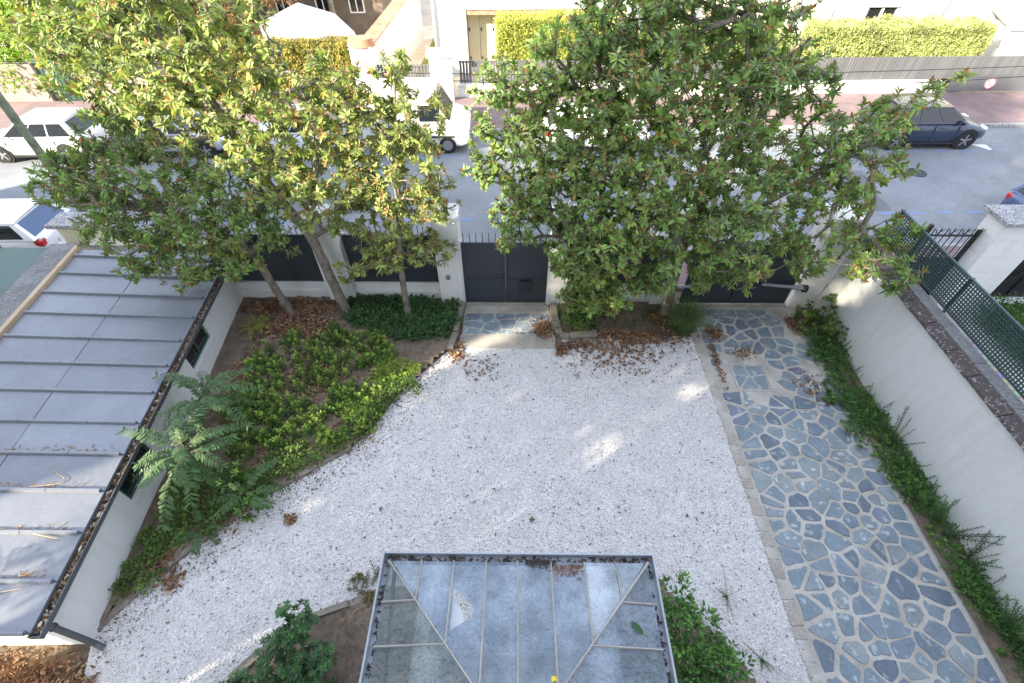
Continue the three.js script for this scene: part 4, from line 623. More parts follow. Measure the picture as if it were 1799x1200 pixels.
plant('shrub', 'bushy green shrub with fine leaves right of the glass canopy', 'shrub', [2.7, 0, -1.6], clump(223, 14, 0.07, 0.035, 0.1, [0.065, 0.165, 0.045], 0.5, [0.13, 0.27, 0.055]), bushList([[-0.2, 0.75, -0.6, 0.3], [0, 0.7, -0.1, 0.42], [0.1, 0.6, 0.45, 0.45], [0.35, 0.4, 0.2, 0.38], [-0.3, 0.5, 0.6, 0.4], [-0.25, 0.5, -0.2, 0.35]], 30, 224, 0.7, 1.25), null, [[[0, 0, 0], [0, 0.7, 0], 0.02], [[0, 0, 0], [-0.2, 0.7, -0.5], 0.015], [[0, 0, 0], [0.1, 0.6, 0.4], 0.02]]);
plant('shrub', 'yellow-green rounded shrub where the right wall meets the driveway gate', 'shrub', [7.75, 0, -8.75], whorl(225, 10, 0.09, 0.05, [0.1, 0.19, 0.04], [0.24, 0.32, 0.05]), bushList([[0, 0.45, 0, 0.36], [0.1, 0.4, 0.45, 0.33], [-0.15, 0.35, -0.35, 0.3], [0.2, 0.75, -0.3, 0.22]], 26, 226, 0.7, 1.2), null, [[[0, 0, 0], [0, 0.5, 0], 0.015], [[0, 0, 0.1], [0.1, 0.4, 0.4], 0.015], [[0, 0, 0], [0.2, 0.8, -0.3], 0.012]]);
plant('shrub', 'low bushy green shrub beneath the magnolia right of the pedestrian gate', 'shrub', [1.55, 0, -8.85], clump(227, 14, 0.1, 0.035, 0.12, [0.1, 0.19, 0.04], 0.5, [0.18, 0.28, 0.045]), bushList([[0, 0.5, 0, 0.42], [0.3, 0.4, 0.05, 0.36], [-0.15, 0.35, 0.1, 0.33]], 26, 228, 0.7, 1.15), null, [[[0, 0, 0], [0, 0.6, 0], 0.015], [[0, 0, 0], [0.3, 0.5, 0], 0.015]]);
{ // ornamental grass
  const r = rng(231), t = thing('ornamental_grass', 'arching clump of fine green grass beside the cobbled path edging', 'grass clump', [4.32, 0, -8.75]), L = [];
  const bl = (() => { const p = [], c = []; let a = [0, 0, 0], w = 0.005; for (let i = 1; i <= 5; i++) { const s = i / 5, b = [0, 0.62 * Math.sin(s * 1.75) , 0.5 * s * s], w2 = 0.005 * (1 - s * 0.9), k = 0.8 + 0.4 * s; p.push(-w, a[1], a[2], w, a[1], a[2], w2, b[1], b[2], -w, a[1], a[2], w2, b[1], b[2], -w2, b[1], b[2]); for (let q = 0; q < 6; q++) c.push(0.1 * k, 0.175 * k, 0.05 * k); a = b; w = w2; } const g = new THREE.BufferGeometry(); g.setAttribute('position', new THREE.Float32BufferAttribute(p, 3)); g.setAttribute('color', new THREE.Float32BufferAttribute(c, 3)); g.setAttribute('uv', new THREE.Float32BufferAttribute(new Float32Array(p.length / 3 * 2), 2)); g.computeVertexNormals(); return g; })();
  for (let i = 0; i < 1300; i++) { const a = r() * 6.28, R = r() * 0.28, k = 0.6 + r() * 0.7, br = r() < 0.12; L.push({ m: place(V(Math.cos(a) * R, 0.02, Math.sin(a) * R), V((r() - 0.5) * 0.5, 1, (r() - 0.5) * 0.5), r() * 6.28, 0.65 + r() * 0.65), c: br ? C(2.2 * k, 1.4 * k, 1.6 * k) : C(k, k, k) }); }
  mass('blades', bl, L, M.herb, t);
}
// tree-of-heaven seedlings with long feather leaves
function frondGeo(seed, len, pairs, ll, lw, col, bend = 0, droop = 0.62) {
  const r = rng(seed), L = [], at = (t) => V(len * bend * t * t, len * (0.5 * t - droop * t * t), len * t * (1 - 0.12 * t));
  for (let i = 0; i < 8; i++) { const a = at(i / 8), b = at((i + 1) / 8); L.push(paint(rod(a.toArray(), b.toArray(), 0.009 * (1 - i / 10), 0.009 * (1 - (i + 1) / 10), 4).toNonIndexed(), 0.14, 0.12, 0.05)); }
  for (let i = 1; i <= pairs; i++) { const t = 0.16 + 0.84 * i / pairs, p = at(t), q = at(Math.min(1, t + 0.02)), tilt = Math.atan2(q.y - p.y, q.z - p.z), s = Math.sin(0.35 + t * 2.5) * 0.35 + 0.72; for (const k of [-1, 1]) { if (r() < 0.05) continue; const c = 0.7 + r() * 0.6, sz = 0.8 + r() * 0.35; const g = leaf(ll * s * sz, lw * s, 0.1, 0.1 + r() * 0.35, [col[0] * c, col[1] * c, col[2] * c]); turn(g, 0.02 + r() * 0.3, k * (1.18 - t * 0.35) + (r() - 0.5) * 0.3 + Math.atan(2 * bend * t), k * 0.12 + (r() - 0.5) * 0.4); g.rotateX(-tilt * 0.8).translate(p.x, p.y, p.z); L.push(g); } }
  const g = leaf(ll * 0.8, lw, 0.1, 0.3, col); const e = at(1); L.push(g.rotateX(0.7).translate(e.x, e.y, e.z));
  return merge(L.map((g) => { for (const k of Object.keys(g.attributes)) if (!['position', 'normal', 'uv', 'color'].includes(k)) g.deleteAttribute(k); return g; }), true);
}
const FA = [0.055, 0.125, 0.03], fronds = [1, 2, 3, 4, 5, 6].map((s) => frondGeo(240 + s, 1.0 + (s % 3) * 0.12, 14 + s % 4, 0.185, 0.057, FA, (s % 4 - 1.5) * 0.22, 0.5 + (s % 3) * 0.14));
function ailanthus(label, base, top, spec) {
  const t = thing('feather_leaf_plant', label, 'plant', base), e = V(top[0] - base[0], top[1] - base[1], top[2] - base[2]);
  obj('stem', [rod([0, 0, 0], [e.x * 0.4, e.y * 0.5, e.z * 0.4], 0.022, 0.018), rod([e.x * 0.4, e.y * 0.5, e.z * 0.4], e.toArray(), 0.018, 0.011)], M.weedStem, t);
  spec.forEach(([az, el, s, dy = 0], i) => { const f = new THREE.Mesh(fronds[(i * 5 + Math.floor(base[0] * -3)) % 6 | 0], M.leafMatte ??= phys({ vertexColors: true, roughness: 0.75, transmission: 0.3, thickness: 0 })); f.name = 'frond'; f.castShadow = true; f.position.copy(e).add(V(0, dy, 0)); f.rotation.set(-el, az, 0, 'YXZ'); f.scale.setScalar(s); t.add(f); });
}
const ring = (n, seed, el, s) => { const r = rng(seed); return Array.from({ length: n }, (_, i) => [i * 6.283 / n + (r() - 0.5) * 0.5, el + (r() - 0.5) * 0.5, s * (0.82 + r() * 0.36), -r() * 0.35]); };
ailanthus('largest feathery-leaved plant against the outbuilding wall, below the second window', [-6.15, 0.05, -4.4], [-5.88, 1.5, -4.35], [...ring(8, 251, 0.45, 0.85), ...ring(8, 252, 0.0, 0.95), ...ring(6, 242, -0.3, 0.8)]);
ailanthus('feathery-leaved plant near the outbuilding window closer to the street', [-6.3, 0.05, -5.75], [-6.05, 1.45, -5.5], [...ring(7, 253, 0.4, 0.85), ...ring(6, 254, -0.1, 0.8)]);
ailanthus('dark low feathery plant between the large one and the gravel', [-5.1, 0.05, -4.05], [-5.0, 0.55, -3.95], ring(7, 255, 0.2, 0.62));
ailanthus('small feathery seedling at the near end of the left bed', [-5.75, 0.05, -3.45], [-5.7, 0.32, -3.4], ring(6, 256, 0.3, 0.45));
ailanthus('tall feathery plant past the near end of the outbuilding, shading its roof', [-10.3, 0, -0.75], [-10.3, 2.7, -0.7], [...ring(8, 246, 0.3, 1.0), ...ring(6, 247, -0.2, 0.9)]);
plant('leafy_plant', 'bright green leafy plant under the largest feathery plant', 'plant', [-5.15, 0.05, -3.9], whorl(257, 9, 0.12, 0.05, [0.09, 0.19, 0.04], [0.17, 0.28, 0.05]), bushList([[-0.25, 0.35, -0.35, 0.38], [0.2, 0.3, 0.1, 0.3]], 14, 258, 0.8, 1.3));
plant('leafy_plant', 'round lime-green plant alone at the front of the ground cover', 'plant', [-4.75, 0.05, -5.62], whorl(259, 9, 0.08, 0.04, G2, GL), bushList([[0, 0.14, 0, 0.18]], 60, 260, 0.7, 1.1));
plant('leafy_plant', 'lime-green leafy weed nearest the gravel edge of the left bed', 'plant', [-4.0, 0.05, -5.4], whorl(261, 9, 0.08, 0.04, G2, GL), bushList([[0, 0.14, 0, 0.24], [0.3, 0.12, 0.1, 0.18]], 45, 262, 0.7, 1.1));
plant('leafy_plant', 'mid-green leafy clump overhanging the bed edging by the gravel', 'plant', [-3.25, 0.05, -5.75], clump(263, 14, 0.06, 0.04, 0.09, G1, 0.5, G2), bushList([[0, 0.18, 0, 0.28], [0.12, 0.15, -0.3, 0.2]], 36, 264, 0.7, 1.1));
plant('leafy_plant', 'green clump at the corner where the left bed meets the gravel', 'plant', [-2.35, 0.05, -6.7], clump(265, 14, 0.06, 0.04, 0.09, G1, 0.5, G2), bushList([[0, 0.16, 0, 0.24]], 36, 266, 0.7, 1.1));
{ // yellowing fern in the corner of the bed
  const t = thing('fern', 'yellow-green fern in the corner between outbuilding and street wall', 'fern', [-6.7, 0.05, -8.6]), g = frondGeo(267, 0.55, 14, 0.075, 0.022, [0.26, 0.28, 0.04]);
  ring(9, 268, 0.35, 1).forEach(([az, el, s]) => { const f = new THREE.Mesh(g, M.herb); f.name = 'frond'; f.rotation.set(-el, az, 0, 'YXZ'); f.scale.setScalar(s); f.position.y = 0.12; f.castShadow = true; t.add(f); });
}
{ // wispy tall weeds along the right wall, and little weeds in the gravel
  const g = sprig(271, 0.75, 60, 0.06, 0.011, [0.075, 0.15, 0.05], [0.12, 0.21, 0.07]), r = rng(272); let first;
  [[7.85, -5.3], [7.92, -3.75], [7.9, -3.45], [7.95, -3.0], [7.98, -1.95], [8.0, -1.75]].forEach(([x, z], i) => {
    const label = ['wispy tall weed on the right wall furthest up towards the gate', 'upper of the wispy weeds midway along the right wall', 'middle wispy weed of the three close together on the right wall', 'lower of the three wispy weeds close together on the right wall', 'second nearest wispy weed at the bottom right against the wall', 'nearest wispy weed at the bottom right corner against the wall'][i]; if (!first) { first = thing('tall_weed', label, 'weed', [x, 0.05, z], 0, 'tall weeds along the right wall'); for (let k = 0; k < 6; k++) { const s = new THREE.Mesh(g, M.herb); s.name = 'stem'; s.rotation.set((r() - 0.5) * 1.1, r() * 6, -0.2 + (r() - 0.5) * 0.9); s.scale.setScalar(0.8 + r() * 0.5); s.castShadow = true; first.add(s); } } else copy(first, [x, 0.05, z], i * 1.9, label);
  });
  const w = whorl(273, 11, 0.08, 0.035, [0.05, 0.12, 0.035], [0.09, 0.18, 0.05]);
  [['dark green rosette weed alone in the gravel in front of the canopy', 0.34, -3.68, 1.2], ['small weed in the gravel left of the canopy front corner', -2.54, -3.87, 0.9], ['small round weed in the gravel near the cobbled path edging', 3.28, -3.79, 0.7], ['tiny weed in the gravel midway towards the pedestrian gate', -0.39, -4.3, 0.55]].forEach(([label, x, z, s]) => { const t = thing('gravel_weed', label, 'weed', [x, 0.03, z]); t.scale.setScalar(s); obj('leaves', w, M.herb, t); });
  const w2 = thing('gravel_weed', 'feathery weed sprouting in the gravel right of the canopy', 'weed', [3.62, 0.02, -2.4]); for (let k = 0; k < 7; k++) { const s = new THREE.Mesh(g, M.herb); s.name = 'stem'; s.rotation.set((r() - 0.5) * 1.5, r() * 6, (r() - 0.5) * 1.5); s.scale.setScalar(0.35 + r() * 0.3); w2.add(s); }
  const w3 = thing('dry_grass_tuft', 'straw-tinged grass tuft beside the front left corner of the canopy', 'grass tuft', [-2.55, 0.03, -2.5]); const dg = sprig(274, 0.32, 26, 0.06, 0.012, [0.12, 0.13, 0.05], [0.24, 0.2, 0.08]); for (let k = 0; k < 26; k++) { const s = new THREE.Mesh(dg, M.herb); s.name = 'stem'; s.position.set((r() - 0.5) * 0.5, 0, (r() - 0.5) * 0.45); s.rotation.set((r() - 0.5) * 1.3, r() * 6, (r() - 0.5) * 1.3); s.scale.setScalar(0.6 + r() * 0.6); w3.add(s); }
  const w4 = copy(w2, [3.9, 0.02, -1.5], 1, 'feathery weed in the gravel close to the lower end of the cobbled edging');
}
// ---------------------------------------------------------------- dead leaves and debris
{
  const g = (() => { const a = leaf(0.13, 0.055, 0.3, -0.25, [1, 1, 1]); return a.translate(0, 0, -0.06); })(), r = rng(281), L = [];
  const add = (x, z, y, s) => { const k = 0.55 + r() * 0.9, q = r(); L.push({ m: place(V(x, y, z), V((r() - 0.5) * 1.4, 1, (r() - 0.5) * 1.4), r() * 6.28, s * (0.6 + r() * 0.6)), c: q < 0.7 ? C(0.2 * k, 0.105 * k, 0.055 * k) : q < 0.9 ? C(0.32 * k, 0.2 * k, 0.11 * k) : C(0.09 * k, 0.055 * k, 0.04 * k) }); };
  const gs = () => (r() + r() + r() - 1.5) / 1.5;
  const area = (x, z, rx, rz, n, y, s = 1) => { for (let i = 0; i < n; i++) { const X = x + gs() * rx, Z = z + gs() * rz; add(X, Z, y + r() * 0.03, s); } };
  area(3.0, -8.45, 1.9, 0.4, 560, 0.05, 0.85); area(2.4, -8.0, 1.8, 0.7, 300, 0.03, 0.75); area(1.6, -8.15, 0.6, 0.3, 120, 0.03, 0.8); area(0.75, -8.7, 0.4, 0.5, 260, 0.05, 0.75); area(1.15, -8.0, 0.2, 0.35, 120, 0.03, 0.9);
  area(2.6, -7.6, 2.2, 0.9, 170, 0.03, 0.7); area(-0.8, -7.4, 0.7, 0.6, 60, 0.03, 0.75); area(-1.45, -7.9, 0.3, 0.5, 130, 0.04, 0.8);
  area(-5.9, -9.35, 1.6, 0.5, 900, 0.12); area(-5.6, -8.6, 1.5, 0.6, 800, 0.12, 0.9); area(-4.6, -7.0, 2.1, 1.5, 800, 0.13, 0.7); area(-6.3, -6.9, 0.6, 1.6, 420, 0.13, 0.8); area(-5.6, -3.9, 0.9, 0.7, 500, 0.1, 0.65); area(-5.0, -5.0, 1.4, 0.6, 300, 0.1, 0.6); area(-6.3, -2.9, 0.4, 0.5, 200, 0.09, 0.75); area(-3.6, -5.6, 0.9, 0.6, 150, 0.1, 0.7); area(-5.9, -2.55, 0.3, 0.3, 70, 0.03, 0.7); area(-4.2, -3.65, 0.2, 0.18, 60, 0.03, 0.7);
  area(4.92, -7.6, 0.12, 1.3, 110, 0.04, 0.7); area(5.15, -8.6, 0.35, 0.4, 150, 0.04, 0.7); area(7.3, -8.9, 0.25, 0.5, 140, 0.05, 0.8); area(5.7, -7.9, 0.5, 0.3, 60, 0.04, 0.7); area(6.9, -6.9, 0.5, 0.9, 70, 0.05, 0.7); area(3.9, -9.1, 0.5, 0.3, 200, 0.08, 0.9);
  area(-7.6, -1.0, 1.5, 0.6, 2600, 0.03, 0.7); area(-6.6, -0.9, 0.3, 0.4, 160, 0.03, 0.8); area(-2.3, -2.3, 0.5, 0.3, 60, 0.06, 0.7);
  for (let i = 0; i < 260; i++) { const x = -6 + r() * 10.6, z = -8.4 + r() * 8; if (inPoly(x, z, GRAVEL)) add(x, z, 0.035, 0.45); }
  const o = inst('leaf_litter', g, M.litter, L); o.userData.label = 'brown fallen magnolia leaves drifted over beds, gravel and paving';
  const o2 = inst('leaf_litter', g, M.litter, globalThis.gutterList); o2.userData.label = 'dead leaves filling the gutter and lying along the zinc roof battens';
  const o3 = inst('leaf_litter', g, M.litter, globalThis.canopyList); o3.userData.label = 'dark rotting leaves in the gutter of the glass canopy';
  const D = [], dg = new THREE.TetrahedronGeometry(1, 0); for (let i = 0; i < 6200; i++) { let x = -6.6 + r() * 11.2, z = -8.5 + r() * 8.4; if (i > 3000) { const q = r() * (EDGE.length - 1), a = Math.floor(q), o = Math.pow(r(), 2) * 0.55; x = lerp(EDGE[a][0], EDGE[a + 1][0], q - a) + 0.04 + o * 0.75; z = lerp(EDGE[a][1], EDGE[a + 1][1], q - a) + 0.04 + o * 0.6; if (i > 5200) { x = 1.1 + r() * 3.5; z = -8.48 + r() * r() * 0.9; } } if (!inPoly(x, z, GRAVEL)) continue; const s = 0.006 + r() * r() * 0.014, k = 0.5 + r(); D.push({ m: place(V(x, 0.028, z), V(r() - 0.5, 0.6, r() - 0.5), r() * 6, V(s, s * 0.6, s * (1 + r() * 2))), c: C(0.09 * k, 0.065 * k, 0.05 * k) }); }
  const o4 = inst('debris', dg, std({ roughness: 1 }), D); o4.userData.label = 'dark specks of seed and twig debris sprinkled over the white gravel';
  const yl = thing('fallen_leaf', 'single yellow leaf lying on the lower middle pane of the canopy', 'leaf', [0.385, 3.245, -0.8], 0.6); obj('blade', [leaf(0.07, 0.06, 0.05, 0, [0.75, 0.6, 0.03])], M.litter, yl, true);
  const gl = thing('fallen_leaf', 'single green leaf lying on the right side of the canopy', 'leaf', [1.27, 3.09, -1.32], 0.7); obj('blade', [leaf(0.17, 0.07, 0.08, 0, [0.03, 0.09, 0.04])], M.litter, gl, true);
  const vines = thing('dry_vine', 'dry leafless vine stems trailing over the near end of the zinc roof', 'vine'); const pt = (u, v) => globalThis.shedMap(u, v, 0.03);
  for (const [a, b, c2] of [[[0.4, -2.05], [1.2, -1.9], [2.2, -1.8]], [[0.7, -1.8], [1.5, -1.62], [2.0, -1.75]], [[0.3, -2.75], [1.3, -2.9], [2.6, -2.75]], [[1.0, -3.9], [0.7, -3.7], [1.25, -3.58]]]) { const cu = new THREE.CatmullRomCurve3([V(...pt(...a)), V(...pt(...b)), V(...pt(...c2))]); obj('stem', [new THREE.TubeGeometry(cu, 14, 0.008, 4)], M.wood, vines); }
}

// ---------------------------------------------------------------- vehicles
const paintM = (r, g, b) => phys({ color: C(r, g, b), roughness: 0.32, clearcoat: 0.9, clearcoatRoughness: 0.08 });
M.tyre = std({ color: C(0.02, 0.02, 0.02), roughness: 0.9 }); M.rim = std({ color: C(0.4, 0.4, 0.42), roughness: 0.35, metalness: 0.7 }); M.redLamp = phys({ color: C(0.45, 0.01, 0.015), roughness: 0.2, clearcoat: 1 }); M.lamp = phys({ color: C(0.65, 0.67, 0.7), roughness: 0.1, clearcoat: 1 }); M.plate = std({ color: C(0.7, 0.7, 0.68), roughness: 0.5 });
function car(label, pos, rotY, o) {      // nose towards +x
  const { L = 4.3, W = 1.8, H = 1.5, belt = 0.92, mat, wheelR = 0.32, roof = mat } = o, t = thing(o.name ?? 'parked_car', label, o.cat ?? 'car', pos, rotY), l = L / 2, w = W / 2;
  // lower body: rings of points along the length
  const st = [[-l, 0.62, 0.55, belt - 0.12], [-l + 0.06, 0.86, 0.36, belt - 0.03], [-l + 0.45, 0.97, 0.28, belt], [-l + 1.1, 1, 0.22, belt], [0, 1, 0.2, belt - 0.02], [l - 1.35, 1, 0.22, belt - 0.02], [l - 0.95, 0.99, 0.22, belt - 0.06], [l - 0.4, 0.95, 0.26, belt - 0.17], [l - 0.08, 0.84, 0.32, belt - 0.28], [l, 0.6, 0.42, belt - 0.4]];
  const rings = st.map(([x, k, y0, y1]) => { const h = y1 - y0, a = w * k; return [[x, y0, 0], [x, y0, a * 0.9], [x, y0 + h * 0.18, a * 0.985], [x, y0 + h * 0.5, a], [x, y0 + h * 0.82, a * 0.965], [x, y1 - 0.02, a * 0.88], [x, y1 + 0.01, a * 0.6], [x, y1 + 0.025, 0], [x, y1 + 0.01, -a * 0.6], [x, y1 - 0.02, -a * 0.88], [x, y0 + h * 0.82, -a * 0.965], [x, y0 + h * 0.5, -a], [x, y0 + h * 0.18, -a * 0.985], [x, y0, -a * 0.9]]; });
  const pos3 = [], idx = [], n = 14; rings.flat().forEach((p) => pos3.push(...p));
  for (let i = 0; i + 1 < rings.length; i++) for (let j = 0; j < n; j++) { const a = i * n + j, b = i * n + (j + 1) % n, c = a + n, d = b + n; idx.push(a, b, d, a, d, c); }
  for (let j = 1; j + 1 < n; j++) { idx.push(0, j + 1, j); const b = (rings.length - 1) * n; idx.push(b, b + j, b + j + 1); }
  const g = new THREE.BufferGeometry(); g.setAttribute('position', new THREE.Float32BufferAttribute(pos3, 3)); g.setIndex(idx); g.computeVertexNormals();
  obj('body', [g], mat, t);
  // cabin
  const [b0, b1, t0, t1] = o.cabin ?? [-l + 0.1, l - 1.05, -l + 0.5, l - 1.95], bw = w * 0.93, tw = w * 0.74, yb = belt - 0.02, yt = H - 0.06;
  const cb = [[b0, yb, bw], [b1, yb, bw], [b1, yb, -bw], [b0, yb, -bw], [t0, yt, tw], [t1, yt, tw], [t1, yt, -tw], [t0, yt, -tw]];
  obj('cabin', [hexa(cb)], mat, t);
  const rf = []; { const N = 8, K = 6, P = [], I = []; for (let i = 0; i <= N; i++) for (let j = 0; j <= K; j++) { const u = i / N, v = j / K * 2 - 1; P.push(lerp(t0 - 0.03, t1 + 0.03, u), yt + 0.005 + 0.06 * (1 - v * v * 0.8) * Math.pow(Math.sin(Math.PI * (0.12 + 0.76 * u)), 0.6), v * (tw + 0.015)); } for (let i = 0; i < N; i++) for (let j = 0; j < K; j++) { const a = i * (K + 1) + j, b = a + 1, c = a + K + 1, d = c + 1; I.push(a, b, d, a, d, c); } const q = new THREE.BufferGeometry(); q.setAttribute('position', new THREE.Float32BufferAttribute(P, 3)); q.setIndex(I); q.computeVertexNormals(); rf.push(q, hexa([[t0 - 0.03, yt - 0.02, tw + 0.015], [t1 + 0.03, yt - 0.02, tw + 0.015], [t1 + 0.03, yt - 0.02, -tw - 0.015], [t0 - 0.03, yt - 0.02, -tw - 0.015], [t0 - 0.03, yt + 0.012, tw + 0.013], [t1 + 0.03, yt + 0.012, tw + 0.013], [t1 + 0.03, yt + 0.012, -tw - 0.013], [t0 - 0.03, yt + 0.012, -tw - 0.013]])); }
  obj('roof', rf, roof, t);
  const win = (A, B, Cc, D, u0, u1, v0, v1, name, m) => { const f = (u, v) => V(...A).lerp(V(...B), u).lerp(V(...D).lerp(V(...Cc), u), v), N = V(...B).sub(V(...A)).cross(V(...D).sub(V(...A))).normalize().multiplyScalar(0.012), q = [f(u0, v0), f(u1, v0), f(u1, v1), f(u0, v1)], e = q.map((p) => p.clone().add(N).toArray()), i2 = q.map((p) => p.clone().addScaledVector(N, -0.4).toArray()); const h = hexa([i2[0], i2[1], i2[2], i2[3], e[0], e[1], e[2], e[3]]); obj(name, [h], m ?? M.glassDark, t); };
  win(cb[0], cb[1], cb[5], cb[4], 0.08, 0.36, 0.12, 0.9, 'side_window'); win(cb[0], cb[1], cb[5], cb[4], 0.39, 0.66, 0.12, 0.9, 'side_window'); win(cb[0], cb[1], cb[5], cb[4], 0.69, 0.95, 0.12, 0.9, 'side_window');
  win(cb[2], cb[3], cb[7], cb[6], 0.05, 0.31, 0.12, 0.9, 'side_window'); win(cb[2], cb[3], cb[7], cb[6], 0.34, 0.61, 0.12, 0.9, 'side_window'); win(cb[2], cb[3], cb[7], cb[6], 0.64, 0.92, 0.12, 0.9, 'side_window');
  win(cb[1], cb[2], cb[6], cb[5], 0.06, 0.94, 0.08, 0.93, 'windscreen'); win(cb[3], cb[0], cb[4], cb[7], 0.08, 0.92, 0.12, 0.92, 'rear_window', o.rearGlass);
  for (const s of [-1, 1]) {
    for (const x of [-l + 0.82, l - 0.84]) {
      const wh = obj('wheel', [new THREE.CylinderGeometry(wheelR, wheelR, 0.2, 28).rotateX(Math.PI / 2), new THREE.TorusGeometry(wheelR - 0.035, 0.04, 8, 28).translate(0, 0, 0.085), new THREE.TorusGeometry(wheelR - 0.035, 0.04, 8, 28).translate(0, 0, -0.085)], M.tyre, t); wh.position.set(x, wheelR, s * (w - 0.1));
      const sp = [new THREE.CylinderGeometry(wheelR * 0.66, wheelR * 0.66, 0.205, 24, 1, true).rotateX(Math.PI / 2), new THREE.CylinderGeometry(0.06, 0.06, 0.22, 12).rotateX(Math.PI / 2)]; for (let k = 0; k < 5; k++) sp.push(box(-0.03, 0.03, 0.04, wheelR * 0.65, -0.108, 0.108).rotateZ(k * 1.2566)); obj('rim', sp, M.rim, wh);
      const arch = obj('wheel_arch', [new THREE.CylinderGeometry(wheelR + 0.07, wheelR + 0.07, 0.1, 28, 1).rotateX(Math.PI / 2)], M.dark, t); arch.position.set(x, wheelR + 0.01, s * (w - 0.046));
    }
    obj('mirror', [new RoundedBoxGeometry(0.12, 0.12, 0.18, 2, 0.05).translate(b1 - 0.35, belt + 0.06, s * (w + 0.06))], o.mirror ?? M.black, t);
    obj('headlight', [new RoundedBoxGeometry(0.28, 0.13, 0.34, 2, 0.05).translate(l - 0.16, belt - 0.3, s * w * 0.62)], M.lamp, t);
    obj('taillight', [new RoundedBoxGeometry(0.24, 0.22, 0.26, 2, 0.06).translate(-l + 0.14, belt - 0.16, s * w * 0.74)], M.redLamp, t);
    for (const x of [-0.12, 0.85, -1.0]) obj('door_seam', [box(x - 0.006, x + 0.006, 0.34, belt - 0.04, s > 0 ? w * 0.97 : -w * 1.002, s > 0 ? w * 1.002 : -w * 0.97)], M.black, t);
    for (const x of [0.08, -0.9]) obj('handle', [box(x, x + 0.2, belt - 0.17, belt - 0.14, s > 0 ? w * 0.975 : -w * 1.012, s > 0 ? w * 1.012 : -w * 0.975, 0.008)], o.mirror ?? M.black, t);
  }
  obj('sill', [box(-l + 1.2, l - 1.25, 0.2, 0.3, -w * 1.003, w * 1.003, 0.02)], M.black, t);
  obj('bumper', [box(-l - 0.02, -l + 0.16, 0.32, 0.5, -w * 0.8, w * 0.8, 0.05)], o.bumper ?? M.black, t); obj('grille', [box(l - 0.1, l + 0.012, 0.36, 0.5, -w * 0.5, w * 0.5, 0.02)], M.black, t);
  obj('number_plate', [box(-l - 0.035, -l - 0.021, 0.52, 0.63, -0.26, 0.26)], M.plate, t); obj('number_plate', [box(l + 0.013, l + 0.024, 0.42, 0.53, -0.26, 0.26)], M.plate, t);
  return t;
}
const whiteP = paintM(0.78, 0.78, 0.79), navyP = phys({ color: C(0.02, 0.034, 0.068), roughness: 0.28, clearcoat: 0.45, clearcoatRoughness: 0.06 }), silverP = paintM(0.42, 0.43, 0.45), redP = paintM(0.4, 0.03, 0.03), blueP = paintM(0.05, 0.09, 0.2);
const yaw = 0.035;
car('dark blue SUV parked at the far kerb on the right', [16.6, 0.0, SZ(16.6, -19.45)], yaw, { L: 4.45, W: 1.84, H: 1.62, belt: 1.02, mat: navyP, wheelR: 0.36, mirror: navyP });
car('white hatchback on the far left of the street beside the pole', [-18.6, 0, SZ(-18.6, -19.25)], Math.PI + yaw, { L: 4.2, H: 1.5, mat: whiteP, mirror: whiteP, bumper: whiteP });
{
  const c = car('white car with blue-reflecting rear window parked behind the green felt roof', [-15.75, 0, SZ(-15.75, -12.55)], Math.PI + yaw, { L: 4.3, H: 1.42, mat: whiteP, mirror: whiteP, bumper: whiteP, rearGlass: phys({ color: C(0.012, 0.06, 0.16), roughness: 0.05, clearcoat: 1 }) });
  obj('badge', [new THREE.TorusGeometry(0.045, 0.008, 6, 18).rotateY(Math.PI / 2).translate(-2.16, 0.78, 0)], M.rim, c);
}
car('dark blue car with red tail lights parked right of the stone-capped pillar', [18.15, 0, SZ(18.15, -12.95)], yaw, { L: 4.3, H: 1.48, mat: blueP });
car('silver car parked behind the left magnolias, furthest left of three', [-13.4, 0, SZ(-13.4, -19.4)], yaw, { L: 4.2, H: 1.48, mat: silverP });
car('white car parked behind the left magnolias beside the white van', [-8.85, 0, SZ(-8.85, -19.4)], Math.PI + yaw, { L: 3.9, H: 1.5, mat: whiteP, mirror: whiteP });
car('white car parked behind the right-hand magnolias in front of the slatted fence', [3.2, 0, SZ(3.2, -19.4)], yaw, { L: 4.2, H: 1.46, mat: whiteP });
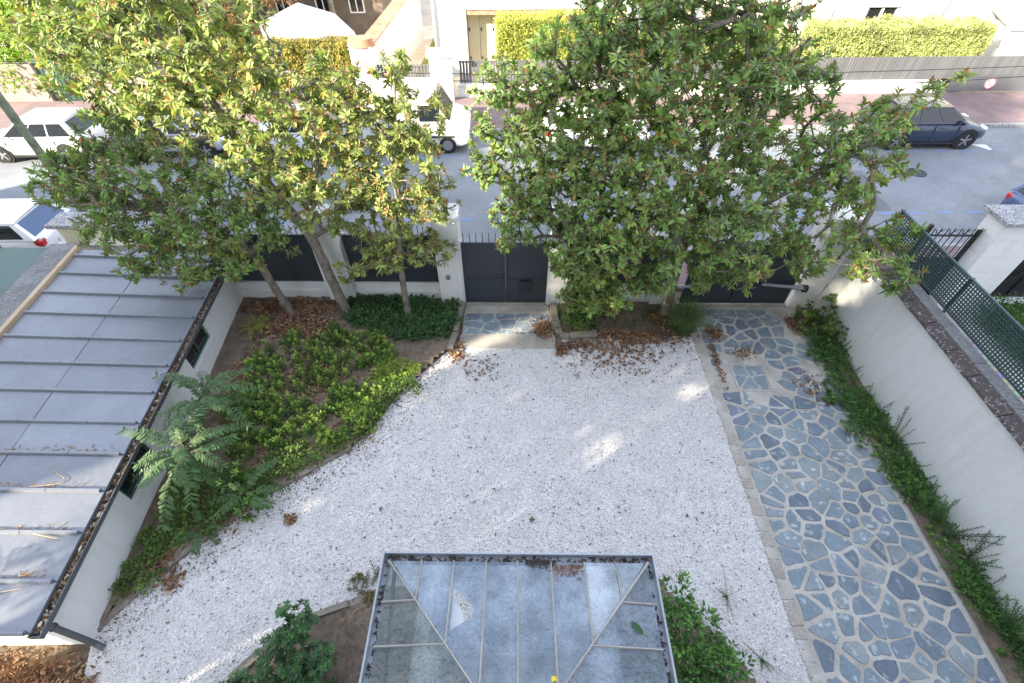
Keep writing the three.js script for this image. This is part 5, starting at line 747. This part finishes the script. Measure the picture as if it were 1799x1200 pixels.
{ // van
  const t = thing('parked_van', 'white panel van with ribbed roof parked at the far kerb between the magnolias', 'van', [-3.95, 0, SZ(-3.95, -19.7)], yaw), w = 0.98;
  const P = new THREE.Shape([[-2.0, 0.35], [1.75, 0.35], [2.0, 0.45], [2.02, 0.95], [1.3, 1.2], [0.75, 2.05], [0.55, 2.12], [-1.9, 2.14], [-2.0, 2.05]].map(([x, y]) => new THREE.Vector2(x, y)));
  obj('body', [new THREE.ExtrudeGeometry(P, { depth: 2 * w - 0.16, bevelEnabled: true, bevelSize: 0.08, bevelThickness: 0.08, bevelSegments: 3, curveSegments: 4 }).translate(0, 0, -w + 0.08)], whiteP, t);
  for (let i = 0; i < 7; i++) obj('roof_rib', [box(-1.75, 0.5, 2.215, 2.245, -0.72 + i * 0.24 - 0.03, -0.72 + i * 0.24 + 0.03, 0.01)], whiteP, t);
  obj('windscreen', [hexa([[1.36, 1.24, 0.85], [1.38, 1.26, 0.85], [1.38, 1.26, -0.85], [1.36, 1.24, -0.85], [0.86, 2.05, 0.8], [0.9, 2.08, 0.8], [0.9, 2.08, -0.8], [0.86, 2.05, -0.8]])], M.glassDark, t);
  for (const s of [-1, 1]) { obj('side_window', [box(0.2, 1.0, 1.25, 1.85, s > 0 ? w - 0.02 : -w - 0.008, s > 0 ? w + 0.008 : -w + 0.02, 0.01)], M.glassDark, t); obj('moulding', [box(-1.7, 1.5, 0.62, 0.7, s > 0 ? w - 0.02 : -w - 0.012, s > 0 ? w + 0.012 : -w + 0.02, 0.008)], M.black, t); for (const x of [-1.3, 1.2]) { const wh = obj('wheel', [new THREE.CylinderGeometry(0.33, 0.33, 0.22, 24).rotateX(Math.PI / 2)], M.tyre, t); wh.position.set(x, 0.33, s * (w - 0.08)); obj('rim', [new THREE.CylinderGeometry(0.2, 0.2, 0.226, 18).rotateX(Math.PI / 2)], M.rim, wh); } obj('taillight', [box(-2.1, -2.04, 0.8, 1.5, s * 0.82 - 0.07, s * 0.82 + 0.07, 0.01)], M.redLamp, t); }
}
// ---------------------------------------------------------------- street furniture
{
  const t = thing('utility_pole', 'weathered green-grey utility pole with cables at the far left of the street', 'utility pole', [-13.72, 0.1, -13.25]);
  obj('pole', [rod([0, 0, 0], [0, 5.6, 0], 0.13, 0.1, 12)], std({ map: T.bark, color: C(0.75, 1.0, 0.85), roughness: 0.9 }), t);
  obj('bracket', [box(-0.35, 0.4, 4.75, 4.82, -0.05, 0.05, 0.01), box(-0.06, 0.06, 4.4, 4.75, 0.1, 0.16, 0.01)], M.greyMetal, t); obj('sign_plate', [box(-0.06, 0.08, 3.9, 4.15, 0.125, 0.14, 0.003)], M.white, t);
  for (const [a, b] of [[[0.3, 4.85, 0], [0.75, 4.9, 0.05]], [[0.1, 4.88, 0.04], [0.6, 5.0, 0.1]]]) obj('insulator', [rod(a, b, 0.035, 0.02, 8)], M.black, t);
  const p = thing('sign_post', 'slim dark post standing at the far kerb behind the right magnolia', 'post', [2.3, 0.1, -20.95]); obj('post', [rod([0, 0, 0], [0, 3.3, 0], 0.06, 0.05, 10)], M.iron, p); obj('collar', [rod([0, 1.0, 0], [0, 1.06, 0], 0.075, 0.075, 10)], M.iron, p);
  // overhead cables
  [['thin black cable strung along the near side of the street', [[-30, 5.6, -13.0], [-13.7, 4.9, -13.2], [8, 4.3, -14.5], [40, 5.2, -16.5]]], ['thin black cable crossing the street towards the right', [[-13.7, 4.95, -13.2], [10, 3.6, -15.6], [40, 4.6, -20]]]].forEach(([label, pts]) => { const c = thing('overhead_cable', label, 'cable'); obj('cable', [new THREE.TubeGeometry(new THREE.CatmullRomCurve3(pts.map((q) => V(...q))), 40, 0.009, 4)], M.black, c); });
}
// ---------------------------------------------------------------- far side of the street
const fz = SZ;
const fp = (x, y, z) => [x, y, SZ(x, z)];
{
  const t = thing('slatted_fence', 'long grey slatted fence on a low white wall across the street', 'fence');
  obj('base_wall', [sbox(-2.75, 20.4, 0, 0.62, -24.55, -24.3), sbox(-2.75, 20.4, 0.62, 0.67, -24.6, -24.25)], M.stucco, t);
  const g = merge([box(-0.058, 0.058, 0.7, 1.66, -0.02, 0.02, 0.004)]), r = rng(301), fm = [0.92, 1, 1.1].map((k) => std({ color: C(0.125 * k, 0.128 * k, 0.135 * k), roughness: 0.6 }));
  for (let x = -2.6; x < 27; x += 0.142) { const s = obj('slat', g, fm[Math.floor(r() * 3)], t); s.position.set(x, 0, SZ(x, -24.42)); s.rotation.set(0, 0.035, 0); }
  for (const y of [0.78, 1.56]) obj('rail', [sbox(-2.7, 27, y, y + 0.05, -24.49, -24.455)], M.fence, t);
  const gp = thing('metal_gate', 'plain grey metal gate with round no-parking disc at the far right', 'gate');
  obj('gate_panel', [sbox(20.9, 27, 0.15, 0.78, -24.36, -24.33)], M.fence, gp); obj('gate_rail', [sbox(20.9, 27, 0.78, 0.84, -24.38, -24.31)], M.fence, gp);
  const sg = obj('sign', [new THREE.CylinderGeometry(0.24, 0.24, 0.015, 28).rotateX(Math.PI / 2)], M.white, gp); sg.position.set(22.9, 0.5, SZ(22.9, -24.315)); obj('sign_ring', [new THREE.TorusGeometry(0.215, 0.028, 6, 28).translate(0, 0, 0.008), box(-0.2, 0.2, -0.02, 0.02, 0.008, 0.018).rotateZ(-0.78)], std({ color: C(0.7, 0.22, 0.24), roughness: 0.5 }), sg);
}
function hedge(name, label, x0, x1, y0, y1, z0, z1, seed, col, tip, n, len = 0.07) {
  const t = thing(name, label, 'hedge'), r = rng(seed), L = [];
  obj('core', [sbox(x0 + 0.14, x1 - 0.14, y0, y1 - 0.14, z0 + 0.14, z1 - 0.14)], std({ color: C(col[0] * 0.5, col[1] * 0.5, col[2] * 0.5), roughness: 1 }), t);
  const A = [(x1 - x0) * (y1 - y0), (x1 - x0) * (z1 - z0), (z1 - z0) * (y1 - y0) * 2], S = A[0] + A[1] + A[2];
  for (let i = 0; i < n; i++) {
    let q = r() * S, p, d; const bulge = () => (r() - 0.5) * 0.16 - 0.06;
    if (q < A[0]) { p = [lerp(x0, x1, r()), lerp(y0, y1, r()), z1 + bulge()]; d = V(0, 0.35, 1); } else if (q < A[0] + A[1]) { p = [lerp(x0, x1, r()), y1 + bulge(), lerp(z0, z1, r())]; d = V(0, 1, 0); } else { const s = r() < 0.5; p = [(s ? x0 : x1) + bulge() * (s ? -1 : 1), lerp(y0, y1, r()), lerp(z0, z1, r())]; d = V(s ? -1 : 1, 0.3, 0); }
    { const b = (fbm((((p[0] / 6) % 1) + 1) % 1, (((p[1] / 4 + p[2] / 5) % 1) + 1) % 1, 7, 3, seed + 3) - 0.55) * 0.42; p[0] += d.x * b; p[1] += d.y * b; p[2] += d.z * b; } const w = fbm((((p[0] / 5) % 1) + 1) % 1, (((p[1] / 5 + p[2] / 7) % 1) + 1) % 1, 5, 3, seed), k = (0.65 + r() * 0.5) * (0.45 + 1.05 * w); L.push({ m: place(V(...fp(...p)), d.add(V((r() - 0.5) * 0.8, (r() - 0.5) * 0.8, (r() - 0.5) * 0.8)), r() * 6.28, 0.8 + r() * 0.6), c: C(k, k, k) });
  }
  inst('foliage', clump(seed + 1, 9, len, len * 0.45, 0.1, col, 0.4, tip), M.herb, L, t); return t;
}
hedge('hedge', 'long clipped yellow-green hedge above the slatted fence on the right', 13.9, 22.0, 0.2, 2.75, -26.6, -24.75, 310, [0.36, 0.43, 0.13], [0.54, 0.57, 0.24], 7500);
hedge('hedge', 'tall clipped lime hedge in front of the shuttered garage across the street', -0.85, 4.4, 0.2, 3.0, -26.8, -25.2, 312, [0.4, 0.46, 0.08], [0.56, 0.58, 0.14], 4800);
hedge('hedge', 'clipped hedge between the two others, seen through the right-hand magnolia', 5.2, 13.0, 0.2, 2.4, -26.4, -25.0, 314, [0.36, 0.43, 0.13], [0.54, 0.57, 0.24], 3800);
hedge('hedge', 'loose yellowing creeper-covered hedge across the street behind the white cars', -14.5, -7.6, 0.1, 2.3, -25.6, -24.3, 316, [0.3, 0.32, 0.06], [0.48, 0.36, 0.08], 3800, 0.1);
hedge('hedge', 'low green box hedge in the neighbouring front garden right of the trellis', 12.25, 16, 0.05, 0.75, -9.35 + 0.49, -7.2 + 0.49, 318, [0.07, 0.15, 0.03], [0.14, 0.25, 0.04], 2600, 0.05);
{ // piers and walls across the street
  const t = thing('gate_pier', 'stout white pier with rounded terracotta coping across the street', 'pier', fp(-6.9, 0, -24.25), yaw); obj('shaft', [box(-0.5, 0.5, 0, 2.35, -0.35, 0.35, 0.02)], M.stucco, t); obj('coping', [new THREE.CylinderGeometry(0.42, 0.5, 0.3, 14).scale(1.25, 1, 0.9).translate(0, 2.5, 0)], std({ map: T.tile, color: C(1.2, 1.1, 1), roughness: 0.9 }), t);
  const p = thing('gate_pier', 'tall white pier with broad square cap left of the slatted fence', 'pier', fp(-3.45, 0, -24.25), yaw); obj('shaft', [box(-0.5, 0.5, 0, 1.95, -0.4, 0.4, 0.02)], M.stucco, p); obj('cap', [box(-0.62, 0.62, 1.95, 2.12, -0.5, 0.5, 0.02)], M.white, p);
  const g = thing('slatted_gate', 'grey barred gate between the two white piers across the street', 'gate', fp(-5.2, 0, -24.3), yaw); for (let x = -1.15; x < 1.2; x += 0.15) obj('slat', [box(x - 0.05, x + 0.05, 0.2, 1.55, -0.02, 0.02, 0.005)], M.fence, g); obj('rail', [box(-1.2, 1.2, 0.3, 0.36, -0.05, -0.021), box(-1.2, 1.2, 1.4, 1.46, -0.05, -0.021)], M.fence, g);
  const w = thing('tile_topped_wall', 'white wall topped with red roof tiles running back from the rounded pier', 'wall'), r = rng(321), tm = [0.85, 1, 1.15].map((k) => std({ map: T.tile, color: C(k, k, k), roughness: 0.9 }));
  for (let i = 0; i < 13; i++) {
    const a = i / 13, b = (i + 1) / 13, f = (s) => { const z = -24.6 - 9 * s; return [-6.95 + 1.35 * Math.sin(s * 1.1) * 0.9, 2.2 + 0.9 * s, SZ(-7, z)]; }, A = f(a), B = f(b);
    obj('wall', [hexa([[A[0] - 0.15, 0, A[2]], [A[0] + 0.2, 0, A[2]], [B[0] + 0.2, 0, B[2]], [B[0] - 0.15, 0, B[2]], [A[0] - 0.15, A[1], A[2]], [A[0] + 0.2, A[1], A[2]], [B[0] + 0.2, B[1], B[2]], [B[0] - 0.15, B[1], B[2]]])], M.stucco, w);
    for (let k = 0; k < 5; k++) { const u = (q) => [lerp(A[0], B[0], q), lerp(A[1], B[1], q), lerp(A[2], B[2], q)], s0 = u(k / 5 + 0.02), s1 = u((k + 0.96) / 5), h = 0.07 + r() * 0.015; obj('tile', [hexa([[s0[0] - 0.3, s0[1] + 0.02, s0[2]], [s0[0] + 0.38, s0[1] - 0.02, s0[2]], [s1[0] + 0.38, s1[1] - 0.02, s1[2]], [s1[0] - 0.3, s1[1] + 0.02, s1[2]], [s0[0] - 0.3, s0[1] + h, s0[2]], [s0[0] + 0.38, s0[1] + h - 0.05, s0[2]], [s1[0] + 0.38, s1[1] + h - 0.05, s1[2]], [s1[0] - 0.3, s1[1] + h, s1[2]]])], tm[Math.floor(r() * 3)], w); }
  }
  struct(obj('driveway', [sheet([[-6.3, -24.2], [-4.05, -24.2], [-4.05, -45], [-6.0, -45]], 0.07)], M.tan));
  struct(obj('lawn_strip', [sheet([[-5.35, -25.2], [-4.9, -25.2], [-4.2, -45], [-4.9, -45]], 0.078)], std({ map: T.soil, color: C(1.4, 1.8, 0.6), roughness: 1 })));
}
{ // houses across the street
  const t = thing('white_house', 'white rendered house with shuttered garage bays across the street', 'house');
  const B = (x0, x1, y0, y1, z0, z1) => sbox(x0, x1, y0, y1, z0, z1);
  obj('wall', [B(-4.0, -2.6, 0, 7, -36, -27.5), B(-2.6, 5.6, 2.95, 7, -36, -27.5), B(-2.6, -2.5, 0, 2.95, -28.3, -27.52), B(2.35, 2.7, 0, 2.95, -36, -27.5), B(5.35, 5.6, 0, 2.95, -36, -27.5)], M.stucco, t);
  obj('lintel', [B(-2.5, 5.4, 2.72, 2.94, -28.1, -27.56)], std({ map: T.tile, color: C(0.9, 1.1, 1.2), roughness: 0.9 }), t);
  for (const [a, b] of [[-2.48, 2.33], [2.72, 5.33]]) { const d = obj('garage_door', [B(a, b, 0, 2.72, -28.3, -28.2)], M.wood, t); const n = Math.round((b - a) / 0.62); for (let i = 0; i < n; i++) { const x0 = a + (b - a) * i / n, x1 = a + (b - a) * (i + 1) / n; obj('panel', [B(x0 + 0.012, x1 - 0.012, 0.04, 2.66, -28.2, -28.16)], M.cream, d); obj('hinge', [B(x0 + 0.04, x0 + 0.1, 0.6, 0.75, -28.16, -28.14), B(x0 + 0.04, x0 + 0.1, 1.9, 2.05, -28.16, -28.14)], M.black, d); } }
  obj('roof', [B(-4.2, 5.8, 7, 7.25, -36.2, -27.2)], M.concrete, t); obj('downpipe', [rod(fp(-4.05, 0, -27.42), fp(-4.05, 7, -27.42), 0.05, 0.05, 8)], M.white, t);
  const h = thing('cream_house', 'cream house with brown pilasters behind the long hedge on the right', 'house');
  obj('wall', [B(8, 17.35, 0, 7.5, -36, -27.7), B(17.35, 19.05, 2.9, 7.5, -36, -27.7), B(19.05, 30, 0, 7.5, -36, -27.7)], M.stucco, h);
  obj('plinth', [B(8.0, 17.3, 0, 0.5, -27.7, -27.62), B(19.1, 29, 0, 0.5, -27.7, -27.62)], M.concrete, h);
  for (const x of [8.2, 13.2, 20.6, 25]) obj('pilaster', [B(x, x + 0.55, 0.5, 7.4, -27.7, -27.55)], M.tan, h);
  const d = obj('door', [B(17.4, 17.5, 0, 2.85, -27.95, -27.8), B(18.9, 19.0, 0, 2.85, -27.95, -27.8), B(18.15, 18.25, 0, 2.85, -27.95, -27.8)], M.white, h); obj('pane', [B(17.5, 18.15, 0.1, 2.85, -27.9, -27.86)], M.glassDark, d); obj('pane', [B(18.25, 18.9, 0.1, 2.85, -27.9, -27.86)], M.glassDark, d);
  for (const x of [9.2, 11.2, 14.3]) { const w = obj('window', [B(x, x + 1.3, 1.1, 1.18, -27.69, -27.6), B(x, x + 1.3, 2.8, 2.88, -27.69, -27.6), B(x, x + 0.08, 1.18, 2.8, -27.69, -27.6), B(x + 1.22, x + 1.3, 1.18, 2.8, -27.69, -27.6)], M.tan, h); obj('shutter', [B(x + 0.08, x + 0.65, 1.18, 2.8, -27.68, -27.63)], M.cream, w); obj('shutter', [B(x + 0.66, x + 1.22, 1.18, 2.8, -27.68, -27.63)], M.cream, w); }
  obj('roof', [B(7.7, 30.3, 7.5, 7.75, -36.2, -27.3)], M.tan, h);
  const lw = thing('annexe', 'low tan-roofed white annexe at the far right across the street', 'building'); obj('wall', [B(23.5, 34, 0, 2.4, -27.4, -25.6)], M.stucco, lw); obj('roof', [hexa([fp(23.3, 2.4, -25.5), fp(34, 2.4, -25.5), fp(34, 2.9, -27.5), fp(23.3, 2.9, -27.5), fp(23.3, 2.5, -25.5), fp(34, 2.5, -25.5), fp(34, 3.0, -27.5), fp(23.3, 3.0, -27.5)])], M.tan, lw);
  const dh = thing('dark_roofed_house', 'low house with dark slate roof and small white windows far behind', 'house');
  obj('wall', [B(-17, -8.2, 0, 2.5, -42, -35)], std({ map: T.concrete, color: C(0.45, 0.4, 0.36), roughness: 0.95 }), dh);
  obj('roof', [hexa([fp(-17.4, 2.5, -34.6), fp(-7.9, 2.5, -34.6), fp(-7.9, 4.6, -39), fp(-17.4, 4.6, -39), fp(-17.4, 2.65, -34.6), fp(-7.9, 2.65, -34.6), fp(-7.9, 4.75, -39), fp(-17.4, 4.75, -39)])], std({ map: T.slate, color: C(0.22, 0.2, 0.2), roughness: 0.8 }), dh);
  for (const x of [-14.6, -12.2, -10.2]) { const w = obj('window', [B(x, x + 0.9, 1.2, 1.27, -35, -34.94), B(x, x + 0.9, 2.2, 2.27, -35, -34.94), B(x, x + 0.07, 1.27, 2.2, -35, -34.94), B(x + 0.83, x + 0.9, 1.27, 2.2, -35, -34.94), B(x + 0.42, x + 0.48, 1.27, 2.2, -35, -34.94)], M.white, dh); obj('pane', [B(x + 0.07, x + 0.83, 1.27, 2.2, -34.995, -34.98)], M.glassDark, w); }
  const bw = thing('brick_wall', 'short brick wall beside the white parasol in the far garden', 'wall'), r = rng(331), bm = [0.8, 1, 1.2].map((k) => std({ map: T.tan, color: C(k, k * 0.9, k * 0.85), roughness: 0.95 }));
  obj('mortar', [B(-14.6, -12.6, 0, 1.9, -30.4, -30.2)], M.dark, bw); for (let j = 0; j < 9; j++) for (let i = 0; i < 6; i++) { const x = -14.6 + i * 0.34 + (j % 2) * 0.12; obj('brick', [B(x + 0.015, Math.min(-12.6, x + 0.325), j * 0.21 + 0.012, j * 0.21 + 0.198, -30.2, -30.17 + r() * 0.01)], bm[Math.floor(r() * 3)], bw); }
  const gw = thing('garden_wall', 'sunlit stone garden wall with green gate at the far left across the street', 'wall'); obj('wall', [B(-30, -21.9, 0, 1.7, -24.6, -24.3), B(-20.4, -14.6, 0, 1.1, -24.6, -24.3)], std({ map: T.concrete, color: C(1.05, 0.95, 0.88), roughness: 0.95 }), gw); obj('gate', [B(-21.85, -20.45, 0.1, 1.9, -24.5, -24.44)], M.green, gw); for (let x = -21.8; x < -20.5; x += 0.24) obj('slat', [B(x, x + 0.2, 0.12, 1.88, -24.44, -24.42)], M.green, gw);
  const sh = thing('stone_house', 'dark stone house front glimpsed between trees at upper left', 'house'); obj('wall', [B(-27, -16, 0, 5, -34, -30)], std({ map: T.tan, color: C(0.4, 0.36, 0.34), roughness: 0.95 }), sh); obj('roof', [B(-27.3, -15.7, 5, 5.3, -34.3, -29.6)], M.tan, sh); for (const x of [-24.6, -21, -18.2]) { const w = obj('window', [B(x, x + 1, 1.2, 2.9, -30, -29.96)], M.dark, sh); obj('frame', [B(x, x + 1, 2.9, 3.0, -30, -29.93), B(x, x + 1, 1.1, 1.2, -30, -29.93)], M.greyMetal, w); }
}
{ // parasol
  const t = thing('parasol', 'large white square parasol open in the far garden', 'parasol', [-11.2, 0, -29.2], 0.5); const P = []; const c = [[-2.1, 1.75, 2.1], [2.1, 1.75, 2.1], [2.1, 1.75, -2.1], [-2.1, 1.75, -2.1]], a = [0, 2.85, 0];
  for (let i = 0; i < 4; i++) { const A = c[i], B = c[(i + 1) % 4], m = (p, q, k) => p.map((v, j) => lerp(v, q[j], k)); for (let k = 0; k < 4; k++) { const p = m(A, B, k / 4), q = m(A, B, (k + 1) / 4); P.push(...a, ...p, ...q); } }
  const g = new THREE.BufferGeometry(); g.setAttribute('position', new THREE.Float32BufferAttribute(P, 3)); g.computeVertexNormals(); obj('canopy', [g], phys({ color: C(0.8, 0.8, 0.82), roughness: 0.95, transmission: 0.2, thickness: 0 }), t);
  obj('valance', [box(-2.1, 2.1, 1.55, 1.75, 2.09, 2.1), box(-2.1, 2.1, 1.55, 1.75, -2.1, -2.09), box(2.09, 2.1, 1.55, 1.75, -2.09, 2.09), box(-2.1, -2.09, 1.55, 1.75, -2.09, 2.09)], M.white, t); obj('pole', [rod([0, 0, 0], [0, 2.84, 0], 0.03, 0.03, 8)], M.wood, t);
}
function bgTree(name, label, trunk, blobs, dens, seed, geo, bark, s0 = 0.8, s1 = 1.5) {
  const t = thing(name, label, 'tree'), r = rng(seed), pts = blobPoints(blobs, dens, seed + 1).filter((p) => p.y > 0.15), { nodes, tips } = grow([{ pts: trunk }], pts.filter((_, i) => i % 4 === 0), seed + 2, 0.012, 0.12);
  const tg = []; for (let i = 0; i + 1 < trunk.length; i++) tg.push(rod(trunk[i].slice(0, 3), trunk[i + 1].slice(0, 3), trunk[i][3], trunk[i + 1][3], 9)); obj('trunk', tg, bark ?? M.bark, t); limbs(nodes, bark ?? M.bark, t, 'branches');
  inst('crown', geo, M.herb, pts.map((p) => { const k = 0.7 + r() * 0.6; return { m: place(p, V(r() - 0.5, 0.8, r() - 0.5), r() * 6.28, lerp(s0, s1, r())), c: C(k, k, k) }; }), t); return t;
}
const gBright = clump(401, 14, 0.13, 0.06, 0.28, [0.2, 0.36, 0.035], 0.5, [0.38, 0.5, 0.05]), gPale = clump(402, 14, 0.12, 0.06, 0.26, [0.2, 0.32, 0.09], 0.5, [0.38, 0.46, 0.2]), gRust = clump(403, 14, 0.11, 0.05, 0.26, [0.4, 0.22, 0.08], 0.5, [0.52, 0.32, 0.12]), gOlive = clump(404, 14, 0.12, 0.04, 0.28, [0.13, 0.17, 0.07], 0.5, [0.24, 0.27, 0.11]), gYel = clump(405, 12, 0.1, 0.05, 0.22, [0.26, 0.24, 0.04], 0.5, [0.38, 0.3, 0.06]);
bgTree('garden_tree', 'bright lime-green tree at the top left corner across the street', [[-24.2, 0, -25.6, 0.16], [-24.2, 1.8, -25.6, 0.13], [-24.3, 3.2, -25.8, 0.08]], [[-24.5, 1.9, -24.2, 1.2], [-23.2, 1.3, -24.0, 0.9], [-22.3, 2.0, -24.6, 1.0], [-25.5, 1.6, -23.9, 1.0], [-23.5, 2.8, -25.6, 1.2], [-24.8, 3.4, -26, 1.3], [-22.4, 3.2, -26, 0.9], [-25.8, 2.6, -25.6, 1.0], [-23, 4.2, -27, 1]], 24, 411, gBright);
bgTree('garden_tree', 'pale silvery-green tree right of the bright lime one at upper left', [[-20.2, 0, -25.8, 0.14], [-20.3, 1.6, -25.8, 0.1], [-20.4, 2.6, -25.9, 0.06]], [[-20.6, 2.4, -25.0, 1.2], [-19.4, 1.5, -24.4, 1.0], [-18.2, 1.0, -24.2, 0.8], [-21.3, 3.6, -26, 1.1], [-21.4, 2.9, -26, 0.8], [-18.8, 1.3, -25.2, 0.8], [-20.2, 3.3, -26.3, 0.7]], 24, 412, gPale);
bgTree('garden_tree', 'dark green shrubby tree behind the tall left-hand magnolia', [[-17, 0, -26.5, 0.14], [-17, 1.6, -26.5, 0.1], [-17, 2.8, -26.7, 0.06]], [[-17, 2.2, -26.4, 1.2], [-15.6, 1.8, -26.2, 1.0], [-18, 2.8, -27, 0.9], [-16, 3.2, -27.4, 1.0]], 20, 413, clump(406, 14, 0.12, 0.055, 0.26, [0.08, 0.14, 0.035], 0.5, [0.2, 0.27, 0.05]));
bgTree('garden_tree', 'autumn-brown creeper-covered tree with thick dark trunk at the top of the picture', [[-14.9, 0, -29.5, 0.42], [-14.7, 2.0, -29.6, 0.36], [-14.3, 4.2, -29.9, 0.3], [-13.8, 6.2, -30.2, 0.2]], [[-14.4, 1.2, -28.6, 0.95], [-14.7, 2.1, -28.9, 0.8], [-13.5, 3.3, -29.4, 1.0], [-12.4, 3.3, -29.9, 0.8], [-15.2, 3.6, -29.4, 1.0], [-14.2, 4.4, -29.6, 1.0], [-12.9, 4.4, -30, 0.8]], 24, 414, gRust, M.barkDark);
bgTree('garden_tree', 'soft olive-green tree in front of the dark slate roof', [[-10.9, 0, -33.4, 0.2], [-10.9, 2.5, -33.4, 0.15], [-10.8, 4.4, -33.4, 0.1]], [[-11, 4.2, -33.2, 1.1], [-9.9, 4.0, -33.2, 0.8], [-12.3, 4.4, -33.3, 1.0], [-11, 5.2, -33.6, 1.1], [-9.6, 4.9, -33.6, 0.7]], 24, 415, gOlive);
bgTree('climbing_shrub', 'golden climbing shrub against the rounded white pier', [[-8.3, 0, -24.6, 0.06], [-8.2, 1.0, -24.7, 0.05], [-8.2, 1.7, -24.8, 0.03]], [[-8.2, 1.6, -24.7, 0.6], [-7.8, 2.0, -24.9, 0.45], [-8.8, 1.3, -24.5, 0.6], [-8.0, 0.8, -24.4, 0.5]], 26, 416, gYel, null, 0.5, 1);

// ---------------------------------------------------------------- what stands behind the camera and beside it: the house itself and its neighbours
{
  const U = [0.57, 0.82], D = [-0.82, 0.57], at = (u, d) => [u * U[0] + d * D[0], u * U[1] + d * D[1]];
  const block = (name, label, u0, u1, d0, d1, h) => { const t = thing(name, label, 'building'); const c = [at(u0, d0), at(u1, d0), at(u1, d1), at(u0, d1)]; const q = (e, y) => c.map(([x, z]) => { const mx = (c[0][0] + c[2][0]) / 2, mz = (c[0][1] + c[2][1]) / 2; return [mx + (x - mx) * e, y, mz + (z - mz) * e]; }); const hex = (e0, y0, e1, y1) => hexa([...q(e0, y0), ...q(e1, y1)]); obj('wall', [hex(1, -0.03, 1, h)], M.stucco, t); obj('roof', [hex(1.02, h, 1.02, h + 0.3)], M.zincDark, t); return t; };
  const t = thing('house', 'pale house from whose upper window the garden is seen', 'house');
  obj('wall', [box(-4.4, 16, -0.03, 14.5, 0.6, 11)], M.stucco, t); obj('wing', [box(-6.2, -4.402, -0.03, 8.3, 0.6, 9)], M.stucco, t); obj('wing_roof', [box(-6.3, -4.402, 8.3, 8.5, 0.5, 9.1)], M.zincDark, t); obj('cornice', [box(-4.5, 16.15, 14.5, 14.8, 0.4, 11.2, 0.03)], M.stucco, t); obj('roof', [hexa([[-4.4, 14.8, 11], [16, 14.8, 11], [16, 14.8, 0.6], [-4.4, 14.8, 0.6], [-3.2, 17.6, 9], [14.5, 17.6, 9], [14.5, 17.6, 2.4], [-3.2, 17.6, 2.4]])], M.zincDark, t);
  for (const y of [1.2, 4.6, 11.2]) for (const x of [-3.6, -0.6, 3.4, 7.6]) { const w = obj('window', [box(x, x + 1.2, y, y + 0.08, 0.54, 0.6), box(x, x + 1.2, y + 1.9, y + 1.98, 0.54, 0.6), box(x, x + 0.08, y + 0.08, y + 1.9, 0.54, 0.6), box(x + 1.12, x + 1.2, y + 0.08, y + 1.9, 0.54, 0.6)], M.white, t); obj('pane', [box(x + 0.08, x + 1.12, y + 0.08, y + 1.9, 0.58, 0.597)], M.glassDark, w); }
  block('apartment_block', 'tall pale apartment block beyond the outbuilding, left of the house', -5.35, -3.8, 13, 24, 20);
  block('villa', 'three-storey villa beyond the neighbouring shed on the left', -23.5, -7.55, 15, 25, 11.2);
  const tr = (label, u, d, blobs, dens, seed) => { const [x, z] = at(u, d); bgTree('garden_tree', label, [[x, 0, z, 0.2], [x, 5, z, 0.14], [x, 9, z, 0.1]], blobs.map(([bu, by, bd, R]) => { const [X, Z] = at(bu, bd); return [X, by, Z, R]; }), dens, seed, gOlive, null, 1, 1.8); };
  tr('tall tree in the gap between house and apartment block', -3.6, 11.5, [4.6, 5, 5.4, 5.75, 6.7, 6.85, 7.98, 8.2, 9.25, 9.5, 9.8, 10.3, 10.9, 11.5, 12.1, 12.8, 13.4, 14.2, 15, 16, 17, 18.2].flatMap((y) => [[-3.25, y, 11.5, 0.35], [-3.65, y + 0.04, 11.5, 0.35]]).concat([14.2, 15.2, 16.2, 17.2, 18.2, 19.2].map((y) => [-2.5, y, 11.5, 0.72])).concat([[-3.05, 12.3, 11.5, 0.38], [-1.95, 12.0, 11.5, 0.32], [-2.1, 12.6, 11.5, 0.22], [-2.75, 12.9, 11.5, 0.2], [-1.9, 13.5, 11.5, 0.4], [-2.9, 13.55, 11.5, 0.35], [-2.4, 11.85, 11.5, 0.25]]), 40, 421);
  tr('slender tree against the apartment block', -5.2, 12.4, [6.9, 7.5, 8.1, 8.7, 9.5, 10.3, 11.2].map((y) => [-6.45, y, 12.4, 0.5]).concat([5.7, 6.0, 6.5, 7.2, 7.9, 8.6, 9.4, 10.3, 11.2, 12.2, 13.2, 14.4, 15.6, 16.8, 18, 19.2].map((y) => [-5.75, y, 12.4, 0.6])), 40, 423);
  tr('open-crowned tree in front of the villa', -8.0, 17.5, [[-7.1, 10.6, 17.5, 0.7], [-7.2, 11.6, 17.5, 0.6]], 3, 424);
  tr('tall tree between the apartment block and the villa', -8.4, 19, [[-6.9, 13.2, 19, 0.9], [-6.9, 15, 19, 1.2], [-6.9, 17, 19, 1.3], [-6.9, 19.2, 19, 1.5], [-6.9, 21.4, 19, 1.6], [-6.9, 23.4, 19, 1.6], [-8.2, 21.5, 19, 1.3], [-8.2, 23, 19, 1.3]], 26, 422);
}
renderer.render(scene, camera);
